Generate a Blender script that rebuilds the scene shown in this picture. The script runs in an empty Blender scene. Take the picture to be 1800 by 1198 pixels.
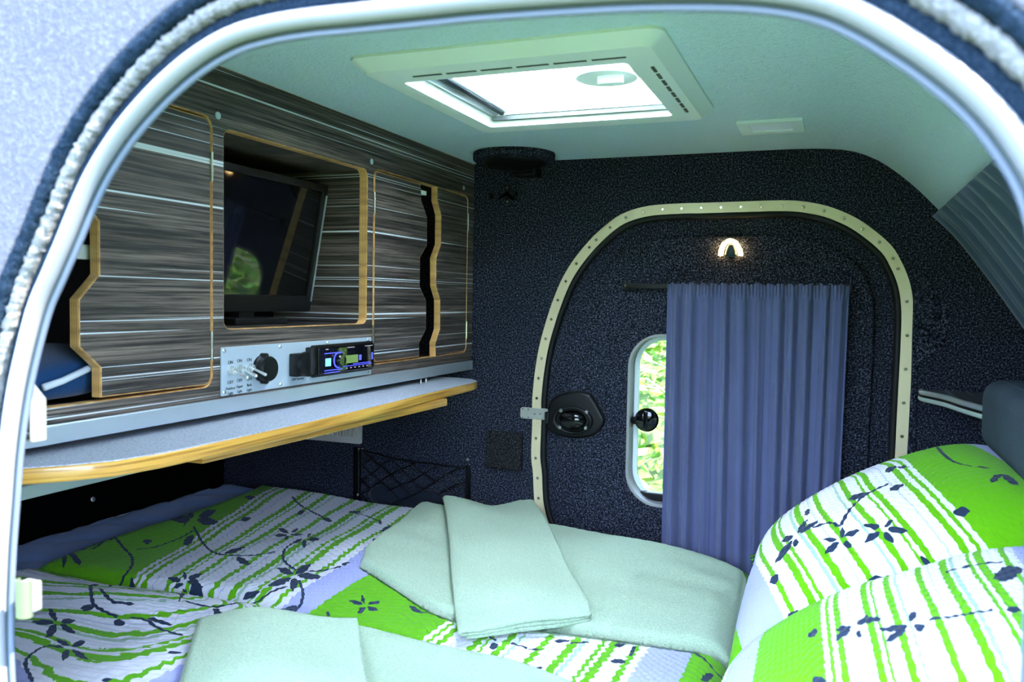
import bpy, bmesh, math, random
import numpy as np
from mathutils import Vector, Matrix
random.seed(7); np.random.seed(7)
S = bpy.context.scene
COL = S.collection
PI = math.pi

# ------------------------------------------------------------------ camera
H0 = 1.30                                   # camera height above the meadow
OFF = np.array([0.0, 0.0, H0])
F = 1459.543
CM = np.array([[0.9313023, 0.3638681, 0.0166130],
               [0.0338529, -0.0410530, -0.9985833],
               [-0.3626706, 0.9305454, -0.0505507]])   # rows: right, down, forward
cd = bpy.data.cameras.new('camera'); cam = bpy.data.objects.new('camera', cd); COL.objects.link(cam)
cd.sensor_width = 36.0; cd.lens = F / 1800 * 36; cd.clip_start = 0.02; cd.clip_end = 200
r_, u_, b_ = CM[0], -CM[1], -CM[2]
cam.matrix_world = Matrix([[r_[0], u_[0], b_[0], OFF[0]], [r_[1], u_[1], b_[1], OFF[1]], [r_[2], u_[2], b_[2], OFF[2]], [0, 0, 0, 1]])
cd.dof.use_dof = True; cd.dof.focus_distance = 1.55; cd.dof.aperture_fstop = 7.5
S.camera = cam

def pix(x, y, ax, val):
    """the point on the plane (axis ax = val) seen at photo pixel x, y"""
    d = CM.T @ np.array([(x - 900) / F, (y - 599) / F, 1.0])
    return d * (val / d[ax])

def proj(P):
    c = np.asarray(P) @ CM.T
    return np.stack([900 + F * c[:, 0] / c[:, 2], 599 + F * c[:, 1] / c[:, 2]], 1)

# ------------------------------------------------------------------ world, sun, exposure
w = bpy.data.worlds.new('sky'); S.world = w; w.use_nodes = True
nt = w.node_tree; nt.nodes.clear()
wo = nt.nodes.new('ShaderNodeOutputWorld'); bg = nt.nodes.new('ShaderNodeBackground')
bg.inputs[0].default_value = (0.52, 0.695, 1.0, 1); bg.inputs[1].default_value = 4.4
nt.links.new(bg.outputs[0], wo.inputs[0])
sd = bpy.data.lights.new('sun', 'SUN'); sd.energy = 10.0; sd.angle = 0.01; sd.color = (1.0, 0.93, 0.80)
sun = bpy.data.objects.new('sun', sd); COL.objects.link(sun)
sun.rotation_euler = Vector((-0.62, 0.10, -0.80)).to_track_quat('-Z', 'Y').to_euler()
S.view_settings.view_transform = 'Standard'; S.view_settings.look = 'None'
S.view_settings.gamma = 1.0; S.view_settings.use_curve_mapping = False
S.view_settings.exposure = 2.42
S.cycles.use_denoising = True
S.cycles.max_bounces = 10; S.cycles.diffuse_bounces = 6; S.cycles.transparent_max_bounces = 12
S.cycles.caustics_reflective = False; S.cycles.caustics_refractive = False
S.cycles.sample_clamp_indirect = 6.0

# ------------------------------------------------------------------ materials
def new_mat(name):
    m = bpy.data.materials.new(name); m.use_nodes = True
    t = m.node_tree; b = t.nodes['Principled BSDF']
    return m, t, b
def nd(t, kind, **kw):
    n = t.nodes.new('ShaderNode' + kind)
    for k, v in kw.items():
        if k.startswith('i_'):
            n.inputs[int(k[2:]) if k[2:].isdigit() else k[2:].replace('_', ' ')].default_value = v
        else: setattr(n, k, v)
    return n
def rgb(c): return (c[0], c[1], c[2], 1.0)
def ramp(t, fac, stops, interp='LINEAR'):
    r = t.nodes.new('ShaderNodeValToRGB'); cr = r.color_ramp; cr.interpolation = interp
    while len(cr.elements) < len(stops): cr.elements.new(1.0)
    for e, (p, c) in zip(cr.elements, stops): e.position = p; e.color = rgb(c)
    t.links.new(fac, r.inputs[0]); return r
def plain(name, c, rough=.5, metal=0, **kw):
    m, t, b = new_mat(name)
    b.inputs['Base Color'].default_value = rgb(c); b.inputs['Roughness'].default_value = rough; b.inputs['Metallic'].default_value = metal
    for k, v in kw.items(): b.inputs[k.replace('_', ' ')].default_value = v
    n = nd(t, 'TexNoise'); n.inputs['Scale'].default_value = 60
    g = t.nodes.new('ShaderNodeNewGeometry'); t.links.new(g.outputs['Position'], n.inputs['Vector'])
    mr = nd(t, 'MapRange'); mr.inputs[3].default_value = max(0, rough - .06); mr.inputs[4].default_value = min(1, rough + .06)
    t.links.new(n.outputs[0], mr.inputs[0]); t.links.new(mr.outputs[0], b.inputs['Roughness'])
    return m
def pos(t, sx=1, sy=1, sz=1):
    g = t.nodes.new('ShaderNodeNewGeometry'); v = nd(t, 'VectorMath', operation='MULTIPLY')
    v.inputs[1].default_value = (sx, sy, sz); t.links.new(g.outputs['Position'], v.inputs[0]); return v.outputs[0]
def bump(t, b, h, strength, dist):
    n = t.nodes.new('ShaderNodeBump'); n.inputs['Strength'].default_value = strength; n.inputs['Distance'].default_value = dist
    t.links.new(h, n.inputs['Height']); t.links.new(n.outputs[0], b.inputs['Normal']); return n
def noise(t, vec, scale, detail=2, rough=.5):
    n = t.nodes.new('ShaderNodeTexNoise'); n.inputs['Scale'].default_value = scale; n.inputs['Detail'].default_value = detail; n.inputs['Roughness'].default_value = rough
    t.links.new(vec, n.inputs['Vector']); return n.outputs[0]
def mixc(t, fac, a, b):
    n = t.nodes.new('ShaderNodeMix'); n.data_type = 'RGBA'
    for s, v in ((n.inputs[0], fac), (n.inputs[6], a), (n.inputs[7], b)):
        if hasattr(v, 'type') and hasattr(v, 'node'): t.links.new(v, s)
        elif isinstance(v, (int, float)): s.default_value = v
        else: s.default_value = rgb(v)
    return n.outputs[2]

def felt(name, lo, hi, scale=270, bs=.7, mid=None, mixw=.35):
    m, t, b = new_mat(name); p = pos(t)
    n = noise(t, p, scale, 4, .75); n2 = noise(t, p, 12, 2)
    mid = mid or tuple((a + c) / 2.6 for a, c in zip(lo, hi))
    r = ramp(t, n, [(.40, lo), (.52, mid), (.68, hi)])
    c = mixc(t, mixw, r.outputs[0], mixc(t, n2, tuple(x * .6 for x in mid), tuple(x * 1.5 for x in mid)))
    t.links.new(c, b.inputs['Base Color']); b.inputs['Roughness'].default_value = 1; b.inputs['Specular IOR Level'].default_value = .0
    bump(t, b, n, bs, .003); return m
FELT = felt('charcoal felt', (.0016, .0019, .0028), (.225, .25, .345), 290, .8, (.021, .024, .036), .15)  # slight blue is daylight on the wall, tinted into the charcoal
FELT_PAD = felt('dark grey felt', (.0014, .0014, .0016), (.17, .17, .18), 380, .9, (.018, .018, .019), .15)
FELT_WHITE = felt('pale grey felt', (.055, .057, .074), (.115, .117, .142), 160, .5)
FELT_DARK = felt('dark piping felt', (.004, .010, .022), (.03, .05, .08), 500, 1)
FUZZ = felt('pale fuzzy piping', (.10, .10, .11), (.28, .28, .28), 300, 1.0)
GREY_CLOTH = felt('grey upholstery', (.045, .065, .085), (.105, .135, .16), 500, .4)

def laminate():
    m, t, b = new_mat('zebrano laminate')
    n1 = noise(t, pos(t, 3.2, 3.2, 270), 1, 6, .72)
    n2 = noise(t, pos(t, 1.0, 1.0, 55), 1, 3)
    n3 = noise(t, pos(t, .55, .55, 270), 1, .8, .45)
    n4 = noise(t, pos(t, 14, 14, 380), 1, 3)
    base = ramp(t, n1, [(.36, (.003, .003, .003)), (.45, (.022, .019, .017)), (.53, (.085, .071, .062)), (.68, (.23, .19, .165))])
    tone = ramp(t, n2, [(.32, (.48, .42, .37)), (.5, (1.08, .98, .88)), (.68, (1.6, 1.45, 1.3))])
    mul = t.nodes.new('ShaderNodeMix'); mul.data_type = 'RGBA'; mul.blend_type = 'MULTIPLY'; mul.inputs[0].default_value = 1
    t.links.new(base.outputs[0], mul.inputs[6]); t.links.new(tone.outputs[0], mul.inputs[7])
    fine = ramp(t, n4, [(.3, (.0, .0, .0)), (.7, (1, 1, 1))])
    c = mixc(t, .16, mul.outputs[2], mixc(t, fine.outputs[0], (.02, .02, .02), (.25, .23, .21)))
    line = ramp(t, n3, [(.672, (0, 0, 0)), (.690, (1, 1, 1))])
    c = mixc(t, line.outputs[0], c, (.62, .66, .68))
    t.links.new(c, b.inputs['Base Color']); b.inputs['Roughness'].default_value = .5; b.inputs['Specular IOR Level'].default_value = .2
    bump(t, b, n1, .15, .001); return m
LAM = laminate()
def plywood(name, c1, c2, c3):
    m, t, b = new_mat(name)
    n = noise(t, pos(t, 420, 6, 6), 1, 2); n2 = noise(t, pos(t, 8, 60, 90), 1, 4)
    wv = nd(t, 'TexWave', wave_type='BANDS', bands_direction='X'); wv.inputs['Scale'].default_value = 90; wv.inputs['Distortion'].default_value = 1
    t.links.new(pos(t), wv.inputs['Vector'])
    f = nd(t, 'Math', operation='MULTIPLY_ADD'); t.links.new(wv.outputs[1], f.inputs[0]); f.inputs[1].default_value = .5; t.links.new(n2, f.inputs[2])
    r = ramp(t, f.outputs[0], [(.35, c1), (.65, c2), (.95, c3)])
    t.links.new(r.outputs[0], b.inputs['Base Color']); b.inputs['Roughness'].default_value = .45
    b.inputs['Coat Weight'].default_value = .25; return m
PLY = plywood('birch plywood edge', (.26, .115, .03), (.62, .33, .10), (.76, .45, .16))
def ply_flat():
    m, t, b = new_mat('varnished plywood layers')
    n2 = noise(t, pos(t, 30, 6, 260), 1, 4); n1 = noise(t, pos(t, 5, 5, 330), 1, 1)
    r = ramp(t, n1, [(.36, (.17, .065, .006)), (.5, (.50, .23, .030)), (.66, (.66, .35, .065))])
    c = mixc(t, ramp(t, n2, [(.3, (0, 0, 0)), (.75, (1, 1, 1))]).outputs[0], r.outputs[0], (.60, .30, .045))
    t.links.new(c, b.inputs['Base Color']); b.inputs['Roughness'].default_value = .35; b.inputs['Coat Weight'].default_value = .4; return m
PLYH = ply_flat()
PLYPALE = plywood('pale lit birch edge', (.62, .47, .33), (.78, .62, .46), (.84, .70, .55))  # lighter copy of the birch edge, daylight put into the colour
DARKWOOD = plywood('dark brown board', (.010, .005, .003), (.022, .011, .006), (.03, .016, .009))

def vinyl():
    m, t, b = new_mat('pebbled ceiling vinyl with light tint')
    p = pos(t); v = t.nodes.new('ShaderNodeTexVoronoi'); v.feature = 'SMOOTH_F1'; v.inputs['Scale'].default_value = 170
    n0 = noise(t, p, 130, 2)
    mx = nd(t, 'VectorMath', operation='MULTIPLY_ADD'); t.links.new(n0, mx.inputs[0]); mx.inputs[1].default_value = (.01, .01, .01); t.links.new(p, mx.inputs[2])
    t.links.new(mx.outputs[0], v.inputs['Vector'])
    n = noise(t, p, 260, 2)
    s = nd(t, 'Math', operation='ADD'); t.links.new(v.outputs[0], s.inputs[0]); t.links.new(n, s.inputs[1])
    r = ramp(t, s.outputs[0], [(.30, (.30, .42, .44)), (.52, (.52, .69, .71)), (.8, (.58, .75, .775))])  # vinyl itself is white grey, bounced green light is tinted into the colour
    t.links.new(r.outputs[0], b.inputs['Base Color']); b.inputs['Roughness'].default_value = .55
    bump(t, b, s.outputs[0], .55, .0025); return m
VINYL = vinyl()
MINT = plain('mint white plastic', (.82, .90, .82), .38)
MINT_LIGHT = plain('pale plastic', (.80, .90, .86), .4)
SLOT = plain('slot shadow plastic', (.07, .09, .075), .6)
BLACK = plain('black plastic', (.0035, .004, .0045), .40, Specular_IOR_Level=.3)
BLACK_MATT = plain('black matt board', (.0015, .0015, .002), .9, Specular_IOR_Level=.05)
GLOSS = plain('glossy black', (.004, .004, .005), .04)
SCREEN = plain('glossy screen', (.003, .003, .004), .02)
RUBBER = plain('black ribbed rubber', (.005, .0055, .005), .55, Specular_IOR_Level=.3)
ALU = plain('brushed aluminium', (.62, .68, .72), .33, .75)
PLATE = plain('satin aluminium plate', (.50, .58, .64), .42, .35)
STEEL = plain('bright steel', (.80, .80, .76), .22, .7)
NICKEL = plain('pale nickel', (.75, .70, .55), .22, 1)
TRIM = plain('pale strip with warm light tint', (.78, .66, .40), .40, .25)  # gold tone stands for warm light on plain metal
STRIP = plain('pale aluminium strip', (.52, .62, .56), .45, .3)
TUBE = plain('grey seal tube', (.13, .135, .155), .3)
LIP = plain('blue grey seal lip', (.06, .075, .115), .35)
GROOVE = plain('dark teal rubber', (.018, .035, .045), .5)
INK = plain('dark printed ink', (.01, .012, .018), .6)
WHITE_PAINT = plain('white lacquer', (.80, .80, .74), .4)
VENTM = plain('warm white plastic', (.72, .66, .60), .45)
SHEET = None
def cloth(name, c, sc=900, bs=.25, var=.12, sheen=.2):
    m, t, b = new_mat(name); p = pos(t); n = noise(t, p, sc, 3); n2 = noise(t, p, 9, 2)
    r = mixc(t, n2, tuple(x * (1 - var) for x in c), tuple(min(1, x * (1 + var)) for x in c))
    t.links.new(r, b.inputs['Base Color']); b.inputs['Roughness'].default_value = .95; b.inputs['Sheen Weight'].default_value = sheen
    b.inputs['Specular IOR Level'].default_value = .15
    bump(t, b, n, bs, .001); return m
SHEET = cloth('pale blue sheet', (.62, .72, .92), 60, .25)
QUILT = cloth('blue quilted cotton', (.22, .34, .68), 300, .2)
CURTAIN = cloth('slate blue curtain cloth', (.100, .115, .225), 900, .3)
CURTAIN_G = cloth('grey teal curtain cloth', (.055, .085, .12), 900, .3)
BAG = cloth('blue mesh fabric', (.012, .06, .16), 260, .6)
BAG_TRIM = plain('white zip tape', (.62, .66, .72), .7)
POUCH = cloth('black pouch cloth', (.012, .016, .026), 300, .4)
def towel():
    m, t, b = new_mat('mint terry cloth'); p = pos(t)
    n = noise(t, p, 300, 5, .75); n2 = noise(t, p, 14, 2); n3 = noise(t, p, 1500, 2)
    c = mixc(t, n2, (.70, .93, .60), (.77, .96, .64))
    c = mixc(t, ramp(t, n, [(.35, (0, 0, 0)), (.62, (1, 1, 1))]).outputs[0], tuple((.52, .74, .48)), c)
    t.links.new(c, b.inputs['Base Color']); b.inputs['Roughness'].default_value = 1; b.inputs['Sheen Weight'].default_value = .4; b.inputs['Sheen Roughness'].default_value = .5
    b.inputs['Specular IOR Level'].default_value = .05
    bump(t, b, n, 1.0, .006); return m
TOWEL = towel()
def speckle():
    m, t, b = new_mat('speckled grey laminate'); p = pos(t)
    n = noise(t, p, 330, 2, .6); n2 = noise(t, p, 40, 2)
    r = ramp(t, n, [(.30, (.10, .095, .11)), (.41, (.38, .40, .45)), (.60, (.47, .50, .55)), (.72, (.66, .70, .76))])
    c = mixc(t, .12, r.outputs[0], mixc(t, n2, (.34, .36, .42), (.52, .56, .62)))
    t.links.new(c, b.inputs['Base Color']); b.inputs['Roughness'].default_value = .5; return m
SPECK = speckle()
def glow(name, c, s):
    m, t, b = new_mat(name); b.inputs['Base Color'].default_value = rgb((.01, .01, .01))
    b.inputs['Emission Color'].default_value = rgb(c); b.inputs['Emission Strength'].default_value = s; return m
def pane_mat():
    m = bpy.data.materials.new('clear pane'); m.use_nodes = True; t = m.node_tree; t.nodes.clear()
    o = t.nodes.new('ShaderNodeOutputMaterial'); tr = t.nodes.new('ShaderNodeBsdfTransparent'); g = t.nodes.new('ShaderNodeBsdfGlossy')
    tr.inputs[0].default_value = (.92, .97, .95, 1); g.inputs['Roughness'].default_value = .02
    f = t.nodes.new('ShaderNodeFresnel'); f.inputs[0].default_value = 1.45; mx = t.nodes.new('ShaderNodeMixShader')
    t.links.new(f.outputs[0], mx.inputs[0]); t.links.new(tr.outputs[0], mx.inputs[1]); t.links.new(g.outputs[0], mx.inputs[2]); t.links.new(mx.outputs[0], o.inputs[0]); return m
PANE = pane_mat()
def acrylic():
    m = bpy.data.materials.new('milky acrylic'); m.use_nodes = True; t = m.node_tree; t.nodes.clear()
    o = t.nodes.new('ShaderNodeOutputMaterial'); tr = t.nodes.new('ShaderNodeBsdfTransparent'); tl = t.nodes.new('ShaderNodeBsdfTranslucent')
    p = pos(t); n = noise(t, p, 70, 2)
    c = ramp(t, n, [(.22, (.55, .58, .62)), (.27, (.93, .96, 1))]); t.links.new(c.outputs[0], tl.inputs[0]); t.links.new(c.outputs[0], tr.inputs[0])
    mx = t.nodes.new('ShaderNodeMixShader'); mx.inputs[0].default_value = 1.0
    t.links.new(tr.outputs[0], mx.inputs[1]); t.links.new(tl.outputs[0], mx.inputs[2]); t.links.new(mx.outputs[0], o.inputs[0]); return m
ACRYL = acrylic()
G_ = (.125, .43, .003); W_ = (.76, .75, .81); L_ = (.40, .42, .72); T_ = (.50, .53, .74); GG = (.36, .52, .40)
def print_cloth(wob=.006):
    m, t, b = new_mat('green striped seersucker print')
    a = t.nodes.new('ShaderNodeAttribute'); a.attribute_name = 'stripe'
    l = t.nodes.new('ShaderNodeAttribute'); l.attribute_name = 'leaf'
    p = pos(t); n = noise(t, p, 110, 1)
    k = nd(t, 'Math', operation='MULTIPLY_ADD'); t.links.new(n, k.inputs[0]); k.inputs[1].default_value = wob * 2; t.links.new(a.outputs['Fac'], k.inputs[2])
    fr = nd(t, 'Math', operation='FRACT'); t.links.new(k.outputs[0], fr.inputs[0])
    seq = [(.22, G_), (.016, W_), (.009, G_), (.016, W_), (.016, G_), (.026, W_), (.003, T_), (.038, W_), (.020, G_), (.010, W_), (.008, G_), (.030, W_), (.018, G_), (.014, W_), (.009, GG), (.052, W_),
           (.018, G_), (.016, W_), (.004, T_), (.030, W_), (.020, G_), (.009, W_), (.009, GG), (.036, W_), (.010, G_), (.012, W_), (.020, G_), (.044, W_), (.014, G_), (.020, W_), (.140, L_)]
    tot = sum(x for x, _ in seq); q = 0; stops = []
    for x, c in seq: stops.append((q / tot, c)); q += x
    r = ramp(t, fr.outputs[0], stops, 'CONSTANT')
    gt = nd(t, 'Math', operation='LESS_THAN'); t.links.new(l.outputs['Fac'], gt.inputs[0]); gt.inputs[1].default_value = 0
    c = mixc(t, gt.outputs[0], r.outputs[0], (.018, .034, .075))
    t.links.new(c, b.inputs['Base Color']); b.inputs['Roughness'].default_value = .9; b.inputs['Sheen Weight'].default_value = .1; b.inputs['Specular IOR Level'].default_value = .15
    n1 = noise(t, pos(t, 150, 60, 150), 1, 2)
    bump(t, b, n1, .55, .004); return m
PRINT = print_cloth()
def meadow():
    m, t, b = new_mat('sunny meadow'); p = pos(t)
    n = noise(t, p, 9, 4); n2 = noise(t, p, 1.2, 2)
    r = ramp(t, n, [(.3, (.028, .038, .010)), (.5, (.055, .075, .018)), (.7, (.11, .105, .055))])
    t.links.new(mixc(t, n2, r.outputs[0], (.055, .10, .02)), b.inputs['Base Color']); b.inputs['Roughness'].default_value = 1; return m
MEADOW = meadow()
def leafmat(name, c):
    m, t, b = new_mat(name); n = noise(t, pos(t), 6, 1)
    t.links.new(mixc(t, n, tuple(x * .5 for x in c), tuple(min(1, x * 1.5) for x in c)), b.inputs['Base Color']); b.inputs['Roughness'].default_value = .6
    return m
LEAF1 = leafmat('fresh green leaf', (.075, .21, .012)); LEAF2 = leafmat('yellow green leaf', (.20, .27, .022)); STEM = leafmat('dry stem', (.26, .23, .16))

# ------------------------------------------------------------------ object helpers
WL = {}
def meta(o, label=None, cat=None, group=None, kind=None):
    if label: o['label'] = label
    if cat: o['category'] = cat
    if group: o['group'] = group
    if kind: o['kind'] = kind
    return o
def link(o, wloc, parent):
    COL.objects.link(o); WL[o] = np.array(wloc, float)
    if parent: o.parent = parent; o.location = WL[o] - WL[parent]
    else: o.location = WL[o]
    return o
def empty(name, base, **kw):
    o = bpy.data.objects.new(name, None); o.empty_display_size = .05
    link(o, np.array(base, float) + OFF, None); return meta(o, **kw)
def obj(name, V, Fc, mat, parent=None, smooth=False, mi=None, attrs=None, fix=True, **kw):
    V = np.asarray(V, float)
    c = np.array([(V[:, 0].min() + V[:, 0].max()) / 2, (V[:, 1].min() + V[:, 1].max()) / 2, V[:, 2].min()])
    me = bpy.data.meshes.new(name); me.from_pydata((V - c).tolist(), [], [tuple(int(i) for i in f) for f in Fc] if not isinstance(Fc, np.ndarray) else Fc.tolist())
    mats = mat if isinstance(mat, (list, tuple)) else [mat]
    for m in mats: me.materials.append(m)
    if mi is not None: me.polygons.foreach_set('material_index', np.asarray(mi, np.int32))
    if attrs:
        for k, v in attrs.items():
            a = me.attributes.new(k, 'FLOAT', 'POINT'); a.data.foreach_set('value', np.asarray(v, np.float32))
    if fix:
        bm = bmesh.new(); bm.from_mesh(me); bmesh.ops.recalc_face_normals(bm, faces=bm.faces[:]); bm.to_mesh(me); bm.free()
    if smooth is True: me.polygons.foreach_set('use_smooth', [True] * len(me.polygons))
    elif smooth: me.polygons.foreach_set('use_smooth', [True] * len(me.polygons)); me.set_sharp_from_angle(angle=smooth)
    me.update()
    o = bpy.data.objects.new(name, me); link(o, c + OFF, parent)
    return meta(o, **kw)
def inst(name, src, at, parent, rot=None):
    """another object with the mesh of src, its own origin at the point `at`"""
    o = bpy.data.objects.new(name, src.data)
    if rot is not None: o.rotation_euler = rot
    return link(o, np.array(at, float) + OFF, parent)
def box(a, b):
    x0, y0, z0 = a; x1, y1, z1 = b
    V = [(x0, y0, z0), (x1, y0, z0), (x1, y1, z0), (x0, y1, z0), (x0, y0, z1), (x1, y0, z1), (x1, y1, z1), (x0, y1, z1)]
    return V, [(0, 1, 2, 3), (4, 5, 6, 7), (0, 1, 5, 4), (1, 2, 6, 5), (2, 3, 7, 6), (3, 0, 4, 7)]
def bbox(a, b, r=.003, seg=2):
    """box with rounded edges"""
    bm = bmesh.new(); V, Fc = box(a, b); vs = [bm.verts.new(v) for v in V]
    for f in Fc: bm.faces.new([vs[i] for i in f])
    bmesh.ops.recalc_face_normals(bm, faces=bm.faces[:])
    bmesh.ops.bevel(bm, geom=bm.edges[:], offset=r, segments=seg, affect='EDGES', profile=.5)
    bm.verts.ensure_lookup_table()
    V = [tuple(v.co) for v in bm.verts]; Fc = [tuple(v.index for v in f.verts) for f in bm.faces]; bm.free(); return V, Fc
def merge(*vf):
    V = []; Fc = []
    for v, f in vf:
        n = len(V); V += [tuple(p) for p in v]; Fc += [tuple(int(i) + n for i in q) for q in f]
    return V, Fc
def rrect(x0, y0, x1, y1, r, n=6):
    P = []
    for cx, cy, a in ((x1 - r, y1 - r, 0), (x0 + r, y1 - r, 90), (x0 + r, y0 + r, 180), (x1 - r, y0 + r, 270)):
        for k in range(n + 1):
            q = math.radians(a + 90 * k / n); P.append((cx + r * math.cos(q), cy + r * math.sin(q)))
    return P
def circle(cx, cy, r, n=20, ry=None):
    return [(cx + r * math.cos(2 * PI * k / n), cy + (ry or r) * math.sin(2 * PI * k / n)) for k in range(n)]
def plate(loops, thick, bev=0.0, seg=1):
    """flat plate in u,v (outer loop first, holes after), w from 0 to thick; returns V(u,v,w), faces, cap flags"""
    cu = bpy.data.curves.new('c', 'CURVE'); cu.dimensions = '2D'; cu.fill_mode = 'BOTH'; cu.extrude = max(thick / 2 - bev, 1e-5); cu.bevel_depth = bev; cu.bevel_resolution = seg; cu.offset = -bev
    for L in loops:
        sp = cu.splines.new('POLY'); sp.points.add(len(L) - 1); sp.use_cyclic_u = True
        for p, q in zip(sp.points, L): p.co = (q[0], q[1], 0, 1)
    o = bpy.data.objects.new('c', cu); COL.objects.link(o)
    dg = bpy.context.evaluated_depsgraph_get(); dg.update()
    me = bpy.data.meshes.new_from_object(o.evaluated_get(dg))
    bm = bmesh.new(); bm.from_mesh(me); bmesh.ops.remove_doubles(bm, verts=bm.verts[:], dist=1e-5); bmesh.ops.dissolve_degenerate(bm, edges=bm.edges[:], dist=1e-6)
    bm.normal_update(); bm.verts.ensure_lookup_table(); bm.verts.index_update()
    V = np.array([v.co[:] for v in bm.verts]); V[:, 2] += thick / 2
    Fc = [tuple(v.index for v in f.verts) for f in bm.faces]; cap = np.array([0 if abs(f.normal.z) > .98 else 1 for f in bm.faces])
    bm.free(); bpy.data.objects.remove(o); bpy.data.curves.remove(cu); bpy.data.meshes.remove(me)
    return V, Fc, cap
def onX(V, x0): V = np.asarray(V); return np.stack([x0 + V[:, 2], V[:, 0], V[:, 1]], 1)      # u=Y v=Z w=+X
def onY(V, y0): V = np.asarray(V); return np.stack([V[:, 0], y0 - V[:, 2], V[:, 1]], 1)      # u=X v=Z w=-Y
def onZ(V, z0): V = np.asarray(V); return np.stack([V[:, 0], V[:, 1], z0 - V[:, 2]], 1)      # u=X v=Y w=-Z
def sweep(path, prof, closed=False, ref=(0, 1, 0), pclosed=True, cap=True):
    """profile (a,b) swept on a path: a along the side normal (ref x tangent), b along ref-ish"""
    P = np.asarray(path, float); n = len(P); ref = np.asarray(ref, float); V = []
    for i in range(n):
        if closed: T = P[(i + 1) % n] - P[i - 1]
        else: T = P[min(i + 1, n - 1)] - P[max(i - 1, 0)]
        T = T / (np.linalg.norm(T) + 1e-12); N = np.cross(ref, T); N /= np.linalg.norm(N) + 1e-12; B = np.cross(T, N)
        for a, b in prof: V.append(P[i] + a * N + b * B)
    m = len(prof); Fc = []
    for i in range(n if closed else n - 1):
        j = (i + 1) % n
        for k in range(m if pclosed else m - 1):
            l = (k + 1) % m; Fc.append((i * m + k, i * m + l, j * m + l, j * m + k))
    if not closed and pclosed and cap: Fc += [tuple(range(m)), tuple(range((n - 1) * m, n * m))]
    return V, Fc
def tube(path, r, n=8, closed=False, ref=(0, 1, 0)): return sweep(path, circle(0, 0, r, n), closed, ref)
def lathe(prof, c, axis, n=20):
    """profile (r, h) about an axis through c"""
    ax = np.asarray(axis, float); ax /= np.linalg.norm(ax); t = np.array([0, 0, 1.0]) if abs(ax[2]) < .9 else np.array([1.0, 0, 0])
    e1 = np.cross(ax, t); e1 /= np.linalg.norm(e1); e2 = np.cross(ax, e1); V = []; Fc = []
    for r, h in prof:
        for k in range(n):
            q = 2 * PI * k / n; V.append(np.asarray(c) + ax * h + (e1 * math.cos(q) + e2 * math.sin(q)) * r)
    m = len(prof)
    for i in range(m - 1):
        for k in range(n):
            l = (k + 1) % n; Fc.append((i * n + k, i * n + l, (i + 1) * n + l, (i + 1) * n + k))
    Fc += [tuple(range(n)), tuple(range((m - 1) * n, m * n))]; return V, Fc
def smoothpath(pts, n, closed=False):
    """Catmull-Rom through pts, resampled evenly to n points"""
    P = np.asarray(pts, float); m = len(P); out = []
    for i in range(m if closed else m - 1):
        g = lambda k: P[k % m] if closed else P[min(max(k, 0), m - 1)]
        p0, p1, p2, p3 = g(i - 1), g(i), g(i + 1), g(i + 2)
        for k in range(12):
            s = k / 12; out.append(.5 * (2 * p1 + (p2 - p0) * s + (2 * p0 - 5 * p1 + 4 * p2 - p3) * s * s + (3 * p1 - p0 - 3 * p2 + p3) * s ** 3))
    out.append(P[0] if closed else P[-1]); Q = np.array(out)
    L = np.r_[0, np.cumsum(np.linalg.norm(np.diff(Q, axis=0), axis=1))]
    s = np.linspace(0, L[-1], n + 1)[:-1] if closed else np.linspace(0, L[-1], n)
    return np.stack([np.interp(s, L, Q[:, k]) for k in range(Q.shape[1])], 1)
def offset2(P, d):
    """offset a closed 2-D loop outwards by d"""
    P = np.asarray(P, float); T = np.roll(P, -1, 0) - np.roll(P, 1, 0); N = np.stack([T[:, 1], -T[:, 0]], 1); N /= np.linalg.norm(N, axis=1)[:, None] + 1e-12
    A = np.sum(P[:, 0] * np.roll(P[:, 1], -1) - P[:, 1] * np.roll(P[:, 0], -1))
    return P + N * d * (1 if A > 0 else -1)
def gridfaces(na, nb, base=0):
    i = np.arange(na - 1)[:, None] * nb + np.arange(nb - 1)[None]; i = i.ravel() + base
    return np.stack([i, i + 1, i + nb + 1, i + nb], 1)
def screw(name, parent, at, axis, r=.004, mat=STEEL):
    key = (tuple(axis), r, mat.name)
    if key not in SCREWS:
        V, Fc = merge(lathe([(r, 0), (r, r * .35), (r * .75, r * .6)], (0, 0, 0), axis, 12))
        me = bpy.data.meshes.new('screw'); me.from_pydata([tuple(v) for v in V], [], Fc); me.materials.append(mat)
        bm = bmesh.new(); bm.from_mesh(me); bmesh.ops.recalc_face_normals(bm, faces=bm.faces[:])
        ax = np.asarray(axis, float); side = np.cross(ax, [0.3, .2, .9]); side /= np.linalg.norm(side); oth = np.cross(ax, side)
        vs = [bm.verts.new(Vector(ax * r * .62 + side * a * r * .55 + oth * b * r * .12)) for a, b in ((-1, -1), (1, -1), (1, 1), (-1, 1))]
        f = bm.faces.new(vs); f.material_index = 1; bm.to_mesh(me); bm.free(); me.materials.append(INK); SCREWS[key] = me
    o = bpy.data.objects.new(name, SCREWS[key]); return link(o, np.array(at, float) + OFF, parent)
SCREWS = {}
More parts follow.
